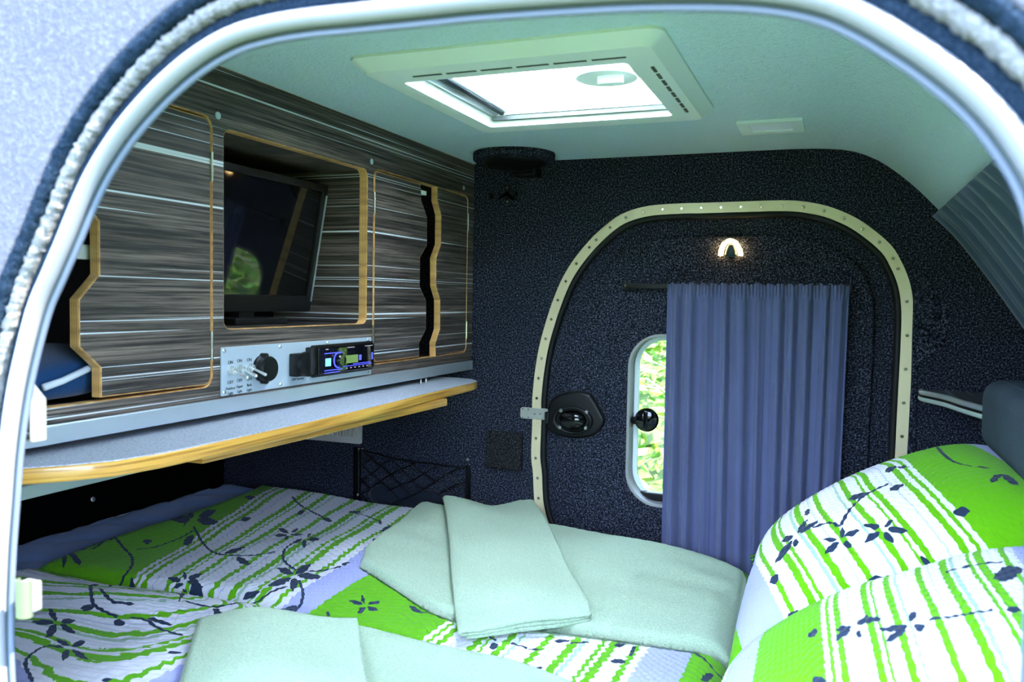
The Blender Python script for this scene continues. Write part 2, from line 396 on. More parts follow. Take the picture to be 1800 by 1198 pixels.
def text(name, s, size, parent, at, plane='X', mat=INK, align='CENTER'):
    cu = bpy.data.curves.new('t', 'FONT'); cu.body = s; cu.size = size; cu.align_x = align; cu.extrude = .0002
    o = bpy.data.objects.new('t', cu); COL.objects.link(o); dg = bpy.context.evaluated_depsgraph_get(); dg.update()
    me = bpy.data.meshes.new_from_object(o.evaluated_get(dg)); V = np.array([v.co[:] for v in me.vertices]); Fc = [tuple(p.vertices) for p in me.polygons]
    bpy.data.objects.remove(o); bpy.data.curves.remove(cu); bpy.data.meshes.remove(me)
    V = onX(V, 0) if plane == 'X' else onY(V, 0)
    return obj(name, V + np.asarray(at), Fc, mat, parent, fix=False)

XC, YF, ZC = -0.848, 1.90, 0.332           # cabinet face, far wall, ceiling
YN = 0.49                                  # inside of the near wall

# ================================================================== the setting
PROFILE = [(-1.72, -.86), (-1.72, .05), (-1.70, .18), (-1.62, .30), (-1.50, .36), (-.069, .36), (.030, .352), (.088, .325), (.150, .277), (.262, .156), (.368, .009), (.50, -.18), (.64, -.41), (.72, -.60), (.74, -.86)]
INNER = [(-.10, ZC), (-.069, .331), (-.03, .329), (.022, .321), (.075, .297), (.132, .252), (.186, .196), (.24, .134), (.293, .064), (.346, -.011), (.48, -.20), (.62, -.42), (.695, -.60), (.71, -.80)]
# --- far wall with the door hole
tp = [(945, 830), (942, 800), (944, 740), (944, 700), (950.6, 640), (962, 587), (984, 520), (1007, 473.5), (1040.7, 430), (1074, 399), (1101, 382), (1141, 370.6), (1197, 366.4), (1233, 365.6), (1300, 363.5), (1383, 361.5), (1427, 366), (1464, 375.6), (1507, 396), (1554, 433), (1574, 463), (1589, 500), (1595, 543), (1594, 600), (1590.6, 667), (1587, 734), (1584, 797), (1579, 880), (1568, 940), (1540, 985), (1490, 1015), (1420, 1028), (1200, 1020), (1060, 1000), (1000, 970), (965, 935), (949, 890)]
TRIMP = smoothpath([pix(x, y, 1, YF)[[0, 2]] for x, y in tp], 220, True)
hole = offset2(TRIMP, -.008)
V, Fc, cap = plate([PROFILE, hole.tolist()], .05)
wall_back = obj('wall_back', onY(V, YF + .05), Fc, FELT, kind='structure')
# soft raised outline of the felt to the right of the door
q = [(1610, 470), (1640, 500), (1662, 530), (1668, 565), (1660, 605), (1640, 625), (1618, 634), (1613, 660), (1611, 720), (1608, 800), (1602, 880), (1590, 880), (1600, 700), (1604, 560)]
V, Fc, cap = plate([smoothpath([pix(x, y, 1, YF)[[0, 2]] for x, y in q], 90, True).tolist()], .006, .0029, 3)
obj('felt_ridge', onY(V, YF + .001), Fc, FELT, wall_back, smooth=True)
# --- near wall with the doorway the camera looks through
npx = [(-2, 1000), (6, 880), (13, 790), (25, 700), (40, 627), (63, 540), (87, 483), (110, 430), (157, 320), (207, 238), (267, 167), (334, 107), (401, 66), (467, 45), (534, 33), (600, 26), (733, 12), (834, 1), (1000, -12), (1150, -20), (1300, -20), (1400, -10), (1467, 7), (1517, 29), (1567, 57), (1634, 100), (1701, 152), (1751, 202), (1788, 250), (1825, 310), (1850, 380), (1862, 470), (1864, 600), (1860, 800), (1850, 1050), (1835, 1300), (1790, 1430), (1690, 1510), (1500, 1540), (900, 1530), (400, 1510), (180, 1480), (60, 1400), (10, 1290), (-4, 1150)]
NP = smoothpath([pix(x, y, 1, .45)[[0, 2]] for x, y in npx], 260, True)
def ring(P2, y, prof, **kw):
    P3 = [(p[0], y, p[1]) for p in P2]
    return sweep(P3, prof, True, (0, 1, 0))
V, Fc, cap = plate([PROFILE, offset2(NP, .036).tolist()], .018, .003, 3)
V2, F2, cap = plate([PROFILE, offset2(NP, .080).tolist()], .028)
nf_ = len(Fc)
wall_front = obj('wall_front', *merge((onY(V, .462), Fc), (onY(V2, YN), F2)), [FELT_WHITE, FELT], mi=[0] * nf_ + [1] * len(F2), kind='structure')
t1 = empty('trim_1', (-.25, .46, -.6), kind='structure', label='pale tubular seal and felt piping around the near doorway')
flatp = lambda a0, a1, b0, b1: [(a0, b0), (a1, b0), (a1, b1), (a0, b1)]
obj('seal_tube', *ring(NP, .45, circle(0, 0, .0062, 12)), TUBE, t1, smooth=True)
obj('seal_groove', *ring(offset2(NP, -.0062), .456, circle(0, 0, .0030, 10)), GROOVE, t1, smooth=True)
obj('seal_lip', *ring(offset2(NP, -.0088), .455, circle(0, 0, .0022, 10)), LIP, t1, smooth=True)
obj('dark_channel', *ring(offset2(NP, .012), .462, circle(0, 0, .010, 10)), FELT_DARK, t1, smooth=True)  # dark felt band, the shadow in the gap put in as colour
def wobble(vf, a, f=900):
    V, Fc = vf; V = np.asarray(V, float); return V + (np.random.rand(*V.shape) - .5) * a, Fc
NPd = smoothpath(NP, 900, True)
obj('pale_piping', *wobble(ring(offset2(NPd, .0215), .452, circle(0, 0, .0058, 8)), .0022), FUZZ, t1, smooth=True)
obj('dark_piping', *wobble(ring(offset2(NPd, .032), .449, circle(0, 0, .0062, 8)), .0022), FELT_DARK, t1, smooth=True)
obj('door_jamb', *ring(offset2(NP, .024), .458, [(-.006, -.003), (.016, -.003), (.016, .004), (-.002, .004)]), GROOVE, t1, smooth=.6)
# --- ceiling: flat board with the skylight hole, then the curve of the nose
V1, F1, cap = plate([[(-1.62, YN), (-.10, YN), (-.10, YF), (-1.62, YF)], rrect(-.606, 1.066, -.254, 1.42, .02)], .028)
P = smoothpath(INNER, 60)
V2, F2 = sweep([(x, YN, z) for x, z in P], flatp(0, (YF - YN), 0, .028), False, (0, 1, 0))
V2 = []
for x, z in P: V2 += [(x, YN, z), (x, YF, z)]
n = len(P); F2 = [(2 * i, 2 * i + 1, 2 * i + 3, 2 * i + 2) for i in range(n - 1)]
PO = offset2(np.r_[P, [[-.10, -.80]]], .028)[:n]; PO[0] = (-.10, ZC + .028)
for x, z in PO: V2 += [(x, YN, z), (x, YF, z)]
F2 += [(2 * n + 2 * i, 2 * n + 2 * i + 1, 2 * n + 2 * i + 3, 2 * n + 2 * i + 2) for i in range(n - 1)]
for e in (0, 1): F2 += [(2 * i + e, 2 * i + 2 + e, 2 * n + 2 * i + 2 + e, 2 * n + 2 * i + e) for i in range(n - 1)]
ceil_ = obj('ceiling', *merge((onZ(V1, ZC + .028), F1), (V2, F2)), VINYL, smooth=.5, kind='structure')
V, Fc = box((-1.72, YN, -.84), (.72, YF, -.80)); obj('floor', V, Fc, BLACK_MATT, kind='structure')
V, Fc = box((-1.66, YN, -.80), (-1.62, YF, ZC)); wl = obj('wall_left', V, Fc, BLACK_MATT, kind='structure')
p = pix(163, 877, 0, -1.62); screw('screw', wl, p, (1, 0, 0), .006)
# --- meadow and bank outside
xs = np.linspace(-9, 9, 90); ys = np.r_[np.linspace(-9, 1.95, 40), np.linspace(2.0, 9, 80)]
X, Y = np.meshgrid(xs, ys, indexing='ij')
Z = -H0 + np.clip(Y - 2.5, 0, 3) * .62 + .05 * np.sin(X * 3 + Y) * np.sin(Y * 2.3) + np.clip(-Y - 3.0, 0, 4) * .45  # the rise behind the camera is added, unseen, to block low sky light
V = np.stack([X.ravel(), Y.ravel(), Z.ravel()], 1)
ground = obj('ground', V, gridfaces(len(xs), len(ys)), MEADOW, smooth=True, fix=False, kind='structure')
# --- the far door
door = empty('door_1', (-.26, YF, -.62), kind='structure', label='felt covered door with rounded frame in the far wall')
win = rrect(-.447, -.475, -.10, -.077, .075, 8)
V, Fc, cap = plate([offset2(TRIMP, -.010).tolist(), win], .033, .003, 2)
obj('door_panel', onY(V, YF + .047), Fc, FELT, door, smooth=.6)
V, Fc, cap = plate([offset2(TRIMP, -.062).tolist(), win], .010, .0045, 3)
obj('raised_panel', onY(V, YF + .013), Fc, FELT, door, smooth=.6)
obj('rubber_seal', *ring(offset2(TRIMP, -.0165), YF + .006, circle(0, 0, .0085, 10)), RUBBER, door, smooth=True)
trim2 = empty('trim_2', (-.26, YF, -.62), kind='structure', label='pale metal strip in a lamplit gold tone screwed around the far door opening')
def sub(a, b):
    n = len(TRIMP); i0 = np.argmin(((TRIMP - pix(*a, 1, YF)[[0, 2]]) ** 2).sum(1)); i1 = np.argmin(((TRIMP - pix(*b, 1, YF)[[0, 2]]) ** 2).sum(1))
    k = [i % n for i in range(i0, i1 + 1 if i1 > i0 else i1 + n + 1)]; return TRIMP[k]
for a, b, ns in (((1000, 970), (1040.7, 430), 17), ((1040.7, 430), (1572, 459), 17), ((1572, 459), (1420, 1028), 12)):
    sp = sub(a, b)
    # the loop runs clockwise seen from inside: keep the strip flat on the wall
    o = obj('trim_strip', *sweep([(p[0], YF - .001, p[1]) for p in sp], flatp(-.0115, .0115, -.0012, .0012), False, (0, 1, 0)), TRIM, trim2)
    L = np.r_[0, np.cumsum(np.linalg.norm(np.diff(sp, axis=0), axis=1))]
    for s in np.linspace(.012, L[-1] - .012, ns):
        screw('screw', o, (np.interp(s, L, sp[:, 0]), YF - .0022, np.interp(s, L, sp[:, 1])), (0, -1, 0), .0036, NICKEL)
# --- window in the far door
w1 = empty('window_1', (-.27, YF, -.475), kind='structure', label='rounded window in the far door half covered by curtain')
wi = np.array(win)
obj('window_jamb', *ring(wi, YF + .03, flatp(-.004, .002, -.03, .03)), plain('grey window jamb', (.30, .30, .28), .6), w1, smooth=.6)
obj('window_frame', *ring(offset2(wi, -.008), YF + .052, flatp(-.006, .006, -.006, .006)), MINT_LIGHT, w1, smooth=.6)
V, Fc, cap = plate([offset2(wi, -.006).tolist()], .004); obj('pane', onY(V, YF + .058), Fc, PANE, w1)
V, Fc, cap = plate([[(-.42, -.47), (-.12, -.47), (-.12, -.452), (-.42, -.452)]], .02, .003); obj('window_sill', onY(V, YF + .05), Fc, BLACK, w1)
k = pix(1137, 737, 1, YF + .02)
kn = obj('window_latch', *lathe([(.006, -.008), (.024, -.006), (.028, .0), (.028, .007), (.024, .012), (.012, .015)], k, (.15, -1, 0), 24), GLOSS, w1, smooth=.6)
V, Fc, cap = plate([rrect(-.005, -.022, .005, .022, .004)], .008, .003, 2); obj('latch_grip', onY(V, 0) + k + [0.0, -.012, 0], Fc, GLOSS, kn, smooth=.6)
j = pix(1108, 737, 1, YF + .03)
obj('latch_arm', *tube([j, j + [.012, -.012, .0], k + [-.012, .002, 0]], .009, 10, ref=(0, 0, 1)), BLACK, w1, smooth=True)
obj('latch_base', *bbox(j + [-.008, -.006, -.018], j + [.006, .012, .018], .003), BLACK, w1, smooth=.6)
# --- latch housing on the door
hs = [(964, 712), (978, 695), (1000, 688), (1022, 687), (1038, 693), (1046, 703), (1054, 717), (1062, 733), (1063, 742), (1056, 755), (1040, 766), (1018, 770), (995, 769), (975, 762), (966, 758), (963, 745)]
HP = smoothpath([pix(x, y, 1, YF - .005)[[0, 2]] for x, y in hs], 60, True)
V, Fc, cap = plate([HP.tolist()], .022, .008, 4)
lh = obj('latch_housing', onY(V, YF + .012), Fc, BLACK, door, smooth=.7)
c = pix(1006, 738, 1, YF - .012)
def ell(a, b, prof, c, n=28):
    V = []; Fc = []
    for r, h in prof:
        for k in range(n): q = 2 * PI * k / n; V.append((c[0] + a * r * math.cos(q), c[1] - h, c[2] + b * r * math.sin(q)))
    for i in range(len(prof) - 1):
        for k in range(n): l = (k + 1) % n; Fc.append((i * n + k, i * n + l, (i + 1) * n + l, (i + 1) * n + k))
    Fc.append(tuple(range((len(prof) - 1) * n, len(prof) * n))); return V, Fc
obj('recess_rim', *ell(.052, .034, [(1, -.006), (.98, .003), (.90, .007), (.80, .004), (.76, -.002)], c), BLACK, lh, smooth=True)
obj('turn_handle', *ell(.035, .024, [(1, -.004), (.95, .004), (.7, .011), (.35, .014), (.05, .015)], c), GLOSS, lh, smooth=True)
for dx in (-.012, .014): obj('finger_dimple', *ell(.012, .005, [(1, 0), (.6, .004), (.1, .005)], c + [dx, -.012, -.012 * np.sign(dx)], 16), BLACK, lh, smooth=True)
for x, y in ((986, 721), (1031, 724), (984, 751), (1030, 752)): screw('screw', lh, pix(x, y, 1, YF - .016), (0, -1, 0), .0045)

# ================================================================== overhead cabinet
cab = empty('overhead_cabinet', (XC, 1.195, -.18), label='overhead cabinet in dark streaked wood laminate with wavy edged doors', cat='cabinet')
nich = (.995, -.052, 1.397, .243); lefh = (.524, -.135, .970, .254); rigx = (1.420, -.133, 1.865, .249)
V, Fc, cap = plate([[(YN, -.157), (YF, -.157), (YF, ZC), (YN, ZC)], rrect(*nich, .014), rrect(*lefh, .018), rrect(*rigx, .018)], .018, .0012, 1)
obj('face_panel', onX(V, XC - .018), Fc, [LAM, PLY], cab, mi=cap)
V, Fc = bbox((XC - .012, YN, -.178), (XC + .004, YF - .002, -.155), .0015); obj('aluminium_rail', V, Fc, ALU, cab)
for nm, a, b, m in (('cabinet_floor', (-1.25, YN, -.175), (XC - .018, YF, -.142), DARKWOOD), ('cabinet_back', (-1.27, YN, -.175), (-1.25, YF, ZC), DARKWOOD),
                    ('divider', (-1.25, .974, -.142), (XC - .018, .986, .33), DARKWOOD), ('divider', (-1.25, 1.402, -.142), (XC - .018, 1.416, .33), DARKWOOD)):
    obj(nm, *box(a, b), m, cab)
# niche lining
nl = .20
for nm, a, b in (('niche_side', (XC - .018 - nl, 1.397, -.06), (XC - .018, 1.402, .25)), ('niche_side', (XC - .018 - nl, .986, -.06), (XC - .018, .995, .25)),
                 ('niche_floor', (XC - .018 - nl, .986, -.062), (XC - .018, 1.402, -.052)), ('niche_top', (XC - .018 - nl, .986, .243), (XC - .018, 1.402, .253)), ('niche_back', (XC - .018 - nl - .01, .986, -.062), (XC - .018 - nl, 1.402, .253))):
    obj(nm, *box(a, b), LAM if nm != 'niche_back' else BLACK_MATT, cab)
for x, y in ((383, 203), (653, 284), (815, 330)):
    obj('screw_cap', *lathe([(.0055, 0), (.0055, .0008), (.004, .0014)], pix(x, y, 0, XC), (1, 0, 0), 16), plain('grey cap', (.36, .46, .48), .5), cab)
# doors: (Y, Z) outlines with a wavy free edge
wavR = [(1.617, .231 + .014), (1.619, .210), (1.648, .177), (1.649, .115), (1.617, .087), (1.617, .023), (1.648, -.007), (1.649, -.070), (1.617, -.099), (1.617, -.130)]
wavL = [(.772, .251), (.772, .209), (.740, .178), (.740, .117), (.770, .087), (.770, .022), (.740, -.009), (.740, -.067), (.771, -.094), (.771, -.131)]
def corner(cx, cy, r, a0, n=5): return [(cx + r * math.cos(math.radians(a0 + 90 * k / n)), cy + r * math.sin(math.radians(a0 + 90 * k / n))) for k in range(n + 1)]
r = .014
dL = wavL[::-1] + corner(.967 - r, .251 - r, r, 0)[::-1] + corner(.967 - r, -.132 + r, r, 270)[::-1]
dRl = wavR + corner(1.423 + r, -.130 + r, r, 180)[::-1] + corner(1.423 + r, .246 - r, r, 90)[::-1]
wavR2 = [tuple(pix(x, y, 0, XC)[1:]) for x, y in ((768.5, 328), (768.5, 352.6), (775, 378), (774.5, 429), (766, 453), (766, 502), (773, 527), (772.7, 578), (765, 602), (765, 627))]
dRr = wavR2 + corner(1.862 - r, -.130 + r, r, 270) + corner(1.862 - r, .246 - r, r, 0)
dLo = [(y - .042, z) for y, z in wavL[::-1]] + corner(.527 + r, .251 - r, r, 90) + corner(.527 + r, -.132 + r, r, 180)
def hinges(d, y, zs, x=XC + .001):
    for z in zs:
        obj('hinge', *merge(lathe([(.0026, -.021), (.0026, .021)], (x, y, z), (0, 0, 1), 10), lathe([(.0038, .006), (.0038, .008)], (x, y, z), (0, 0, 1), 10), lathe([(.0038, -.008), (.0038, -.006)], (x, y, z), (0, 0, 1), 10)), NICKEL, d, kind='part')
for nm, out in (('closed_door', dL), ('closed_door', dRl)):
    V, Fc, cap = plate([out], .016, .0018, 1)
    d = obj('cabinet_door', onX(V, XC - .0155), Fc, [LAM, PLY], cab, mi=cap)
    if out is dL: hinges(d, .9675, [pix(370, 293, 0, XC)[2], pix(370, 607, 0, XC)[2]])
    else: hinges(d, 1.4215, [pix(660, 357, 0, XC)[2], pix(658, 590, 0, XC)[2]])
def swung(V, yh, ang):
    V = np.array(V); c, s = math.cos(ang), math.sin(ang); x = V[:, 0] - XC; y = V[:, 1] - yh
    V[:, 0] = XC + c * x - s * y; V[:, 1] = yh + s * x + c * y; return V
V, Fc, cap = plate([dRr], .016, .0018, 1); d = obj('cabinet_door', swung(onX(V, XC - .0155), 1.862, math.radians(0)), Fc, [LAM, PLY], cab, mi=cap)
hinges(d, 1.8635, [pix(820, 390, 0, XC)[2], pix(817, 580, 0, XC)[2]])
V, Fc, cap = plate([dLo], .016, .0018, 1); d = obj('cabinet_door', swung(onX(V, XC - .0155), .527, math.radians(-90)) + [0, -.012, 0], Fc, [LAM, PLYPALE], cab, mi=cap, label='door swung fully open, seen edge on')  # edge takes the lighter ply tone that stands for daylight on it
hinges(d, .5255, [.16, -.09])
obj('magnet_catch', *bbox(pix(138, 455, 0, XC - .03) + [-.01, -.02, 0], pix(160, 430, 0, XC - .03), .002), WHITE_PAINT, cab)
obj('magnet_catch', *bbox(pix(741, 341, 0, XC - .012) + [-.01, 0, 0], pix(750, 336, 0, XC - .012), .001), MINT_LIGHT, cab)

# ------------------------------------------------------------------ television in the niche
tv = empty('television', (-.97, 1.19, -.05), label='black flat television leaning inside the cabinet niche', cat='television')
a = np.array([-.924, 0, .213]); b = np.array([-.966, 0, -.030]); up = (a - b) / np.linalg.norm(a - b); nrm = np.array([up[2], 0, -up[0]])
def tvp(V, off=0):   # u=Y v along slope w towards the room
    V = np.asarray(V); return np.stack([b[0] + up[0] * V[:, 1] + nrm[0] * (V[:, 2] + off), V[:, 0], b[2] + up[2] * V[:, 1] + nrm[2] * (V[:, 2] + off)], 1)
Ht = np.linalg.norm(a - b)
V, Fc, cap = plate([rrect(1.005, 0, 1.372, Ht, .004), rrect(1.018, .030, 1.358, Ht - .014, .002)], .012, .002, 2); obj('bezel', tvp(V, -.006), Fc, BLACK, tv)
V, Fc, cap = plate([rrect(1.016, .028, 1.360, Ht - .012, .002)], .003); obj('screen', tvp(V, -.002), Fc, SCREEN, tv)
V, Fc, cap = plate([rrect(1.008, .003, 1.369, Ht - .003, .004)], .028, .004, 2); obj('back_shell', tvp(V, -.034), Fc, BLACK, tv)
V, Fc, cap = plate([rrect(1.367, .02, 1.3695, Ht - .02, .001)], .002); obj('side_highlight_strip', tvp(V, .006), Fc, ALU, tv)
obj('stand_foot', *bbox((-1.0, 1.12, -.0519), (-.93, 1.26, -.040), .003), BLACK, tv)
V, Fc = box((-.985, 1.17, -.042), (-.965, 1.21, .0)); obj('stand_neck', V, Fc, BLACK, tv)

# ------------------------------------------------------------------ control panel
cp = empty('control_panel', (XC, 1.2, -.151), label='aluminium control panel with three toggle switches and sockets', cat='control panel')
XP = XC + .0025
V, Fc, cap = plate([rrect(.986, -.1515, 1.412, -.079, .002)], .0025, .0004); obj('panel_plate', onX(V, XC + .0001), Fc, PLATE, cp)
for x, y in ((392, 614), (492, 606), (575, 601), (646, 594), (392, 694), (493, 679), (575, 667), (646, 656)):
    p = pix(x, y, 0, XP); screw('screw', cp, (XP, min(max(p[1], .992), 1.406), min(max(p[2], -.146), -.084)), (1, 0, 0), .0032)
for (x, y), word in zip(((405, 651), (421, 648), (438, 646)), (('Outdoor', 'Light'), ('Upper', 'Light'), ('Back', 'Light'))):
    p = pix(x, y, 0, XP)
    sw = obj('toggle_switch', *lathe([(.0072, 0), (.0072, .003), (.0058, .0032), (.0058, .007), (.0045, .009)], p, (1, 0, 0), 6), STEEL, cp)
    d = np.array([.9, .0, -.42]); d /= np.linalg.norm(d)
    obj('switch_lever', *lathe([(.0018, 0), (.0020, .014), (.0027, .023), (.0027, .026), (.0015, .0275)], p + [.006, 0, 0], (.92, .05, -.36), 12), STEEL, sw, smooth=.6)
    for dz, s in ((.0125, 'ON'), (-.0175, 'OFF')): text('lettering', s, .0072, cp, (XP + .0003, p[1], p[2] + dz - .0025))
    for k, s in enumerate(word): text('lettering', s, .0060, cp, (XP + .0003, p[1], p[2] - .0265 - .0022 - k * .0075))
p = pix(459, 647, 0, XP)
so = obj('socket_flange', *lathe([(.021, 0), (.021, .004), (.019, .006)], p, (1, 0, 0), 28), BLACK, cp, smooth=.6)
obj('socket_cap', *lathe([(.0195, .006), (.0200, .016), (.0185, .019), (.002, .0195)], p, (1, 0, 0), 28), BLACK, so, smooth=.5)
V, Fc, cap = plate([rrect(-.005, -.0245, .005, .0245, .004)], .012, .002); obj('cap_tab', onX(V, 0) + p, Fc, BLACK, so)
p0 = pix(508, 664, 0, XP); p1 = pix(541, 606, 0, XP); yc = (p0[1] + p1[1]) / 2
ob = obj('mains_outlet', *bbox((XP - .002, p0[1], p0[2] + .002), (XP + .016, p1[1] - .004, p1[2] - .012), .003), BLACK, cp, smooth=.6)
obj('outlet_ring', *lathe([(.021, 0), (.021, .008), (.018, .009)], (XP + .015, yc - .004, (p0[2] + p1[2]) / 2 - .004), (1, 0, 0), 24), BLACK, ob, smooth=.6)
V, Fc = bbox((XP + .016, yc - .004, p0[2] + .006), (XP + .030, yc + .004, p1[2] - .002), .002); obj('hinged_cover', V, Fc, plain('dark grey plastic', (.012, .011, .011), .45), ob)
for z in (p0[2] + .008, p1[2] - .020): screw('screw', ob, (XP + .016, p0[1] + .012, z), (1, 0, 0), .0028)
text('lettering', '220V Inverter', .0062, cp, (XP + .0003, yc - .002, p0[2] - .0055))
# ------------------------------------------------------------------ car radio
rd = empty('car_radio', (XP, 1.32, -.145), label='black car radio with glowing blue and green display', cat='radio')
q0 = pix(548, 661, 0, XP + .006); q1 = pix(651, 601, 0, XP + .006)
ry0, rz0, ry1, rz1 = q0[1], -.142, 1.408, -.086
V, Fc, cap = plate([rrect(ry0, rz0, ry1, rz1, .007)], .008, .003, 2); obj('radio_frame', onX(V, XP), Fc, BLACK, rd, smooth=.6)
V, Fc, cap = plate([rrect(ry0 + .012, rz0 + .004, ry1 - .005, rz1 - .004, .004)], .006, .002, 2); rf = obj('radio_face', onX(V, XP + .006), Fc, GLOSS, rd, smooth=.6)
XR = XP + .0123
BLUE = glow('blue light', (.06, .08, 1), .42); CYAN = glow('pale cyan light', (.20, .62, 1), .32); GREENL = glow('green light', (.26, .52, .14), .13); WHL = glow('white light', (.7, .7, .9), .12)
W = ry1 - ry0; fx = lambda t: ry0 + W * t; fz = lambda t: rz1 - (rz1 - rz0) * t
def patch(nm, a, b, c, d, m, sk=0):
    obj(nm, [(XR, fx(a), fz(b)), (XR, fx(c), fz(b)), (XR, fx(c + sk), fz(d)), (XR, fx(a + sk), fz(d)), (XR + .0004, fx(a), fz(b)), (XR + .0004, fx(c), fz(b)), (XR + .0004, fx(c + sk), fz(d)), (XR + .0004, fx(a + sk), fz(d))],
        [(0, 1, 2, 3), (4, 5, 6, 7), (0, 1, 5, 4), (1, 2, 6, 5), (2, 3, 7, 6), (3, 0, 4, 7)], m, rd)
patch('display_window', .46, .40, .68, .66, GREENL); patch('display_window', .155, .43, .24, .68, CYAN)
patch('light_bar', .14, .26, .42, .29, BLUE); patch('light_bar', .14, .80, .42, .83, BLUE); patch('light_bar', .42, .74, .92, .76, BLUE); patch('light_bar', .14, .88, .38, .90, BLUE); patch('light_bar', .60, .69, .90, .71, BLUE)
patch('display_window', .70, .42, .74, .60, BLUE); patch('display_window', .92, .38, .945, .62, BLUE)
for t_ in (.48, .55, .62, .69, .76, .83): patch('button_light', t_, .80, t_ + .025, .83, WHL)
kc = (XR - .001, fx(.35), fz(.52))
kn = obj('volume_knob', *lathe([(.0125, 0), (.0122, .010), (.0105, .012), (.002, .0122)], kc, (1, 0, 0), 24), GLOSS, rd, smooth=.5)
obj('knob_ring', *lathe([(.0142, 0), (.0142, .002), (.0128, .0025)], kc, (1, 0, 0), 24), BLUE, kn)
patch('printed_mark', .50, .13, .62, .155, WHL); patch('printed_mark', .80, .13, .94, .15, WHL); patch('printed_mark', .16, .13, .20, .16, WHL)

# ------------------------------------------------------------------ shelf under the cabinet
sh = empty('fold_down_shelf', (-.82, 1.2, -.208), label='long speckled grey shelf with varnished plywood edge under the cabinet', cat='shelf')
so_ = [(-.96, .56), (-.87, .575), (-.815, .615), (-.775, .66), (-.750, .70), (-.738, .76), (-.733, .88), (-.732, 1.05), (-.737, 1.25), (-.748, 1.45), (-.752, 1.60), (-.754, 1.70), (-.764, 1.745), (-.79, 1.772), (-.83, 1.783), (-.90, 1.785), (-.96, 1.785)]
so_ = [(x, y) for x, y in so_]
V, Fc, cap = plate([so_], .018, .003, 2); obj('plywood_core', onZ(V, -.1895), Fc, PLYH, sh, smooth=.6)
V, Fc, cap = plate([[((x + .82) * .985 - .82, (y - 1.2) * .996 + 1.2) for x, y in so_]], .0012); obj('laminate_top', onZ(V, -.1885), Fc, SPECK, sh)
V, Fc = bbox((-.90, .86, -.2235), (-.744, 1.548, -.2078), .003); V = np.array(V); V[:, 0] -= (1.548 - V[:, 1]) * .035
obj('support_board', V, Fc, PLYH, sh, smooth=.6)
for y in (1.615, 1.64): obj('hinge_pin', *lathe([(.0015, -.1885), (.0015, -.179)], (-.842, y, 0), (0, 0, 1), 8), STEEL, sh)
# ------------------------------------------------------------------ galley locker behind, below the cabinet
gl = empty('galley_locker', (-1.4, 1.2, -.33), label='black locker below the cabinet with pale metal edge strip', cat='locker')
V, Fc = box((-1.62, YN + .005, -.318), (-1.165, YF - .005, -.177)); obj('locker_body', V, Fc, BLACK_MATT, gl)
V, Fc = bbox((-1.17, YN + .006, -.322), (-1.155, YF - .006, -.300), .002); obj('edge_strip', V, Fc, STRIP, gl)
# bag in the open compartment
bg_ = empty('storage_bag', (-.95, .72, -.14), label='blue mesh fabric bag with white zip inside the open compartment', cat='bag')
na, nb = 26, 18; V = []
for i in range(na):
    for j in range(nb):
        q = 2 * PI * j / nb; s = -1 + 2 * i / (na - 1); k = (1 - abs(s) ** 4) ** .4 if abs(s) < 1 else .05
        V.append((-.99 + .105 * math.copysign(abs(math.cos(q)) ** .6, math.cos(q)) * k, .72 + .165 * s, -.139 + (.010 + .015 * (s + 1)) * (1 + math.copysign(abs(math.sin(q)) ** .6, math.sin(q)) * k)))
Fc = [(i * nb + j, i * nb + (j + 1) % nb, (i + 1) * nb + (j + 1) % nb, (i + 1) * nb + j) for i in range(na - 1) for j in range(nb)] + [tuple(range(nb)), tuple(range((na - 1) * nb, na * nb))]
obj('bag_body', V, Fc, BAG, bg_, smooth=True)
obj('zip', *tube([pix(76, 681, 0, -.873), pix(110, 669, 0, -.873), pix(150, 650, 0, -.873), pix(172, 640, 0, -.875)], .0045, 8, ref=(1, 0, 0)), BAG_TRIM, bg_, smooth=True)

# ================================================================== far wall fittings
# vent grille
vt = empty('air_vent', (-1.25, YF, -.39), label='white slatted vent grille low on the far wall', cat='vent')
vx0, vx1, vz0, vz1 = -1.337, -1.163, -.391, -.322
slots = [rrect(x - .0022, vz0 + .017, x + .0022, vz1 - .010, .001, 2) for x in np.linspace(vx0 + .022, vx1 - .026, 16)]
V, Fc, cap = plate([rrect(vx0, vz0, vx1, vz1, .005)] + slots, .010, .001); obj('grille_frame', onY(V, YF), Fc, VENTM, vt)
V, Fc = box((vx0 + .01, YF - .002, vz0 + .01), (vx1 - .01, YF - .0005, vz1 - .006)); obj('grille_back', V, Fc, SLOT, vt)
V, Fc = bbox((vx1 - .017, YF - .014, vz0 + .028), (vx1 - .010, YF - .009, vz0 + .045), .001); obj('slider', V, Fc, VENTM, vt)
# felt pad
V, Fc, cap = plate([rrect(pix(857, 790, 1, YF)[0], -.421, pix(920, 790, 1, YF)[0], -.328, .002)], .016, .003, 2)
obj('felt_pad', onY(V, YF), Fc, FELT_PAD, label='square dark grey felt pad on the wall beside the door', cat='pad')
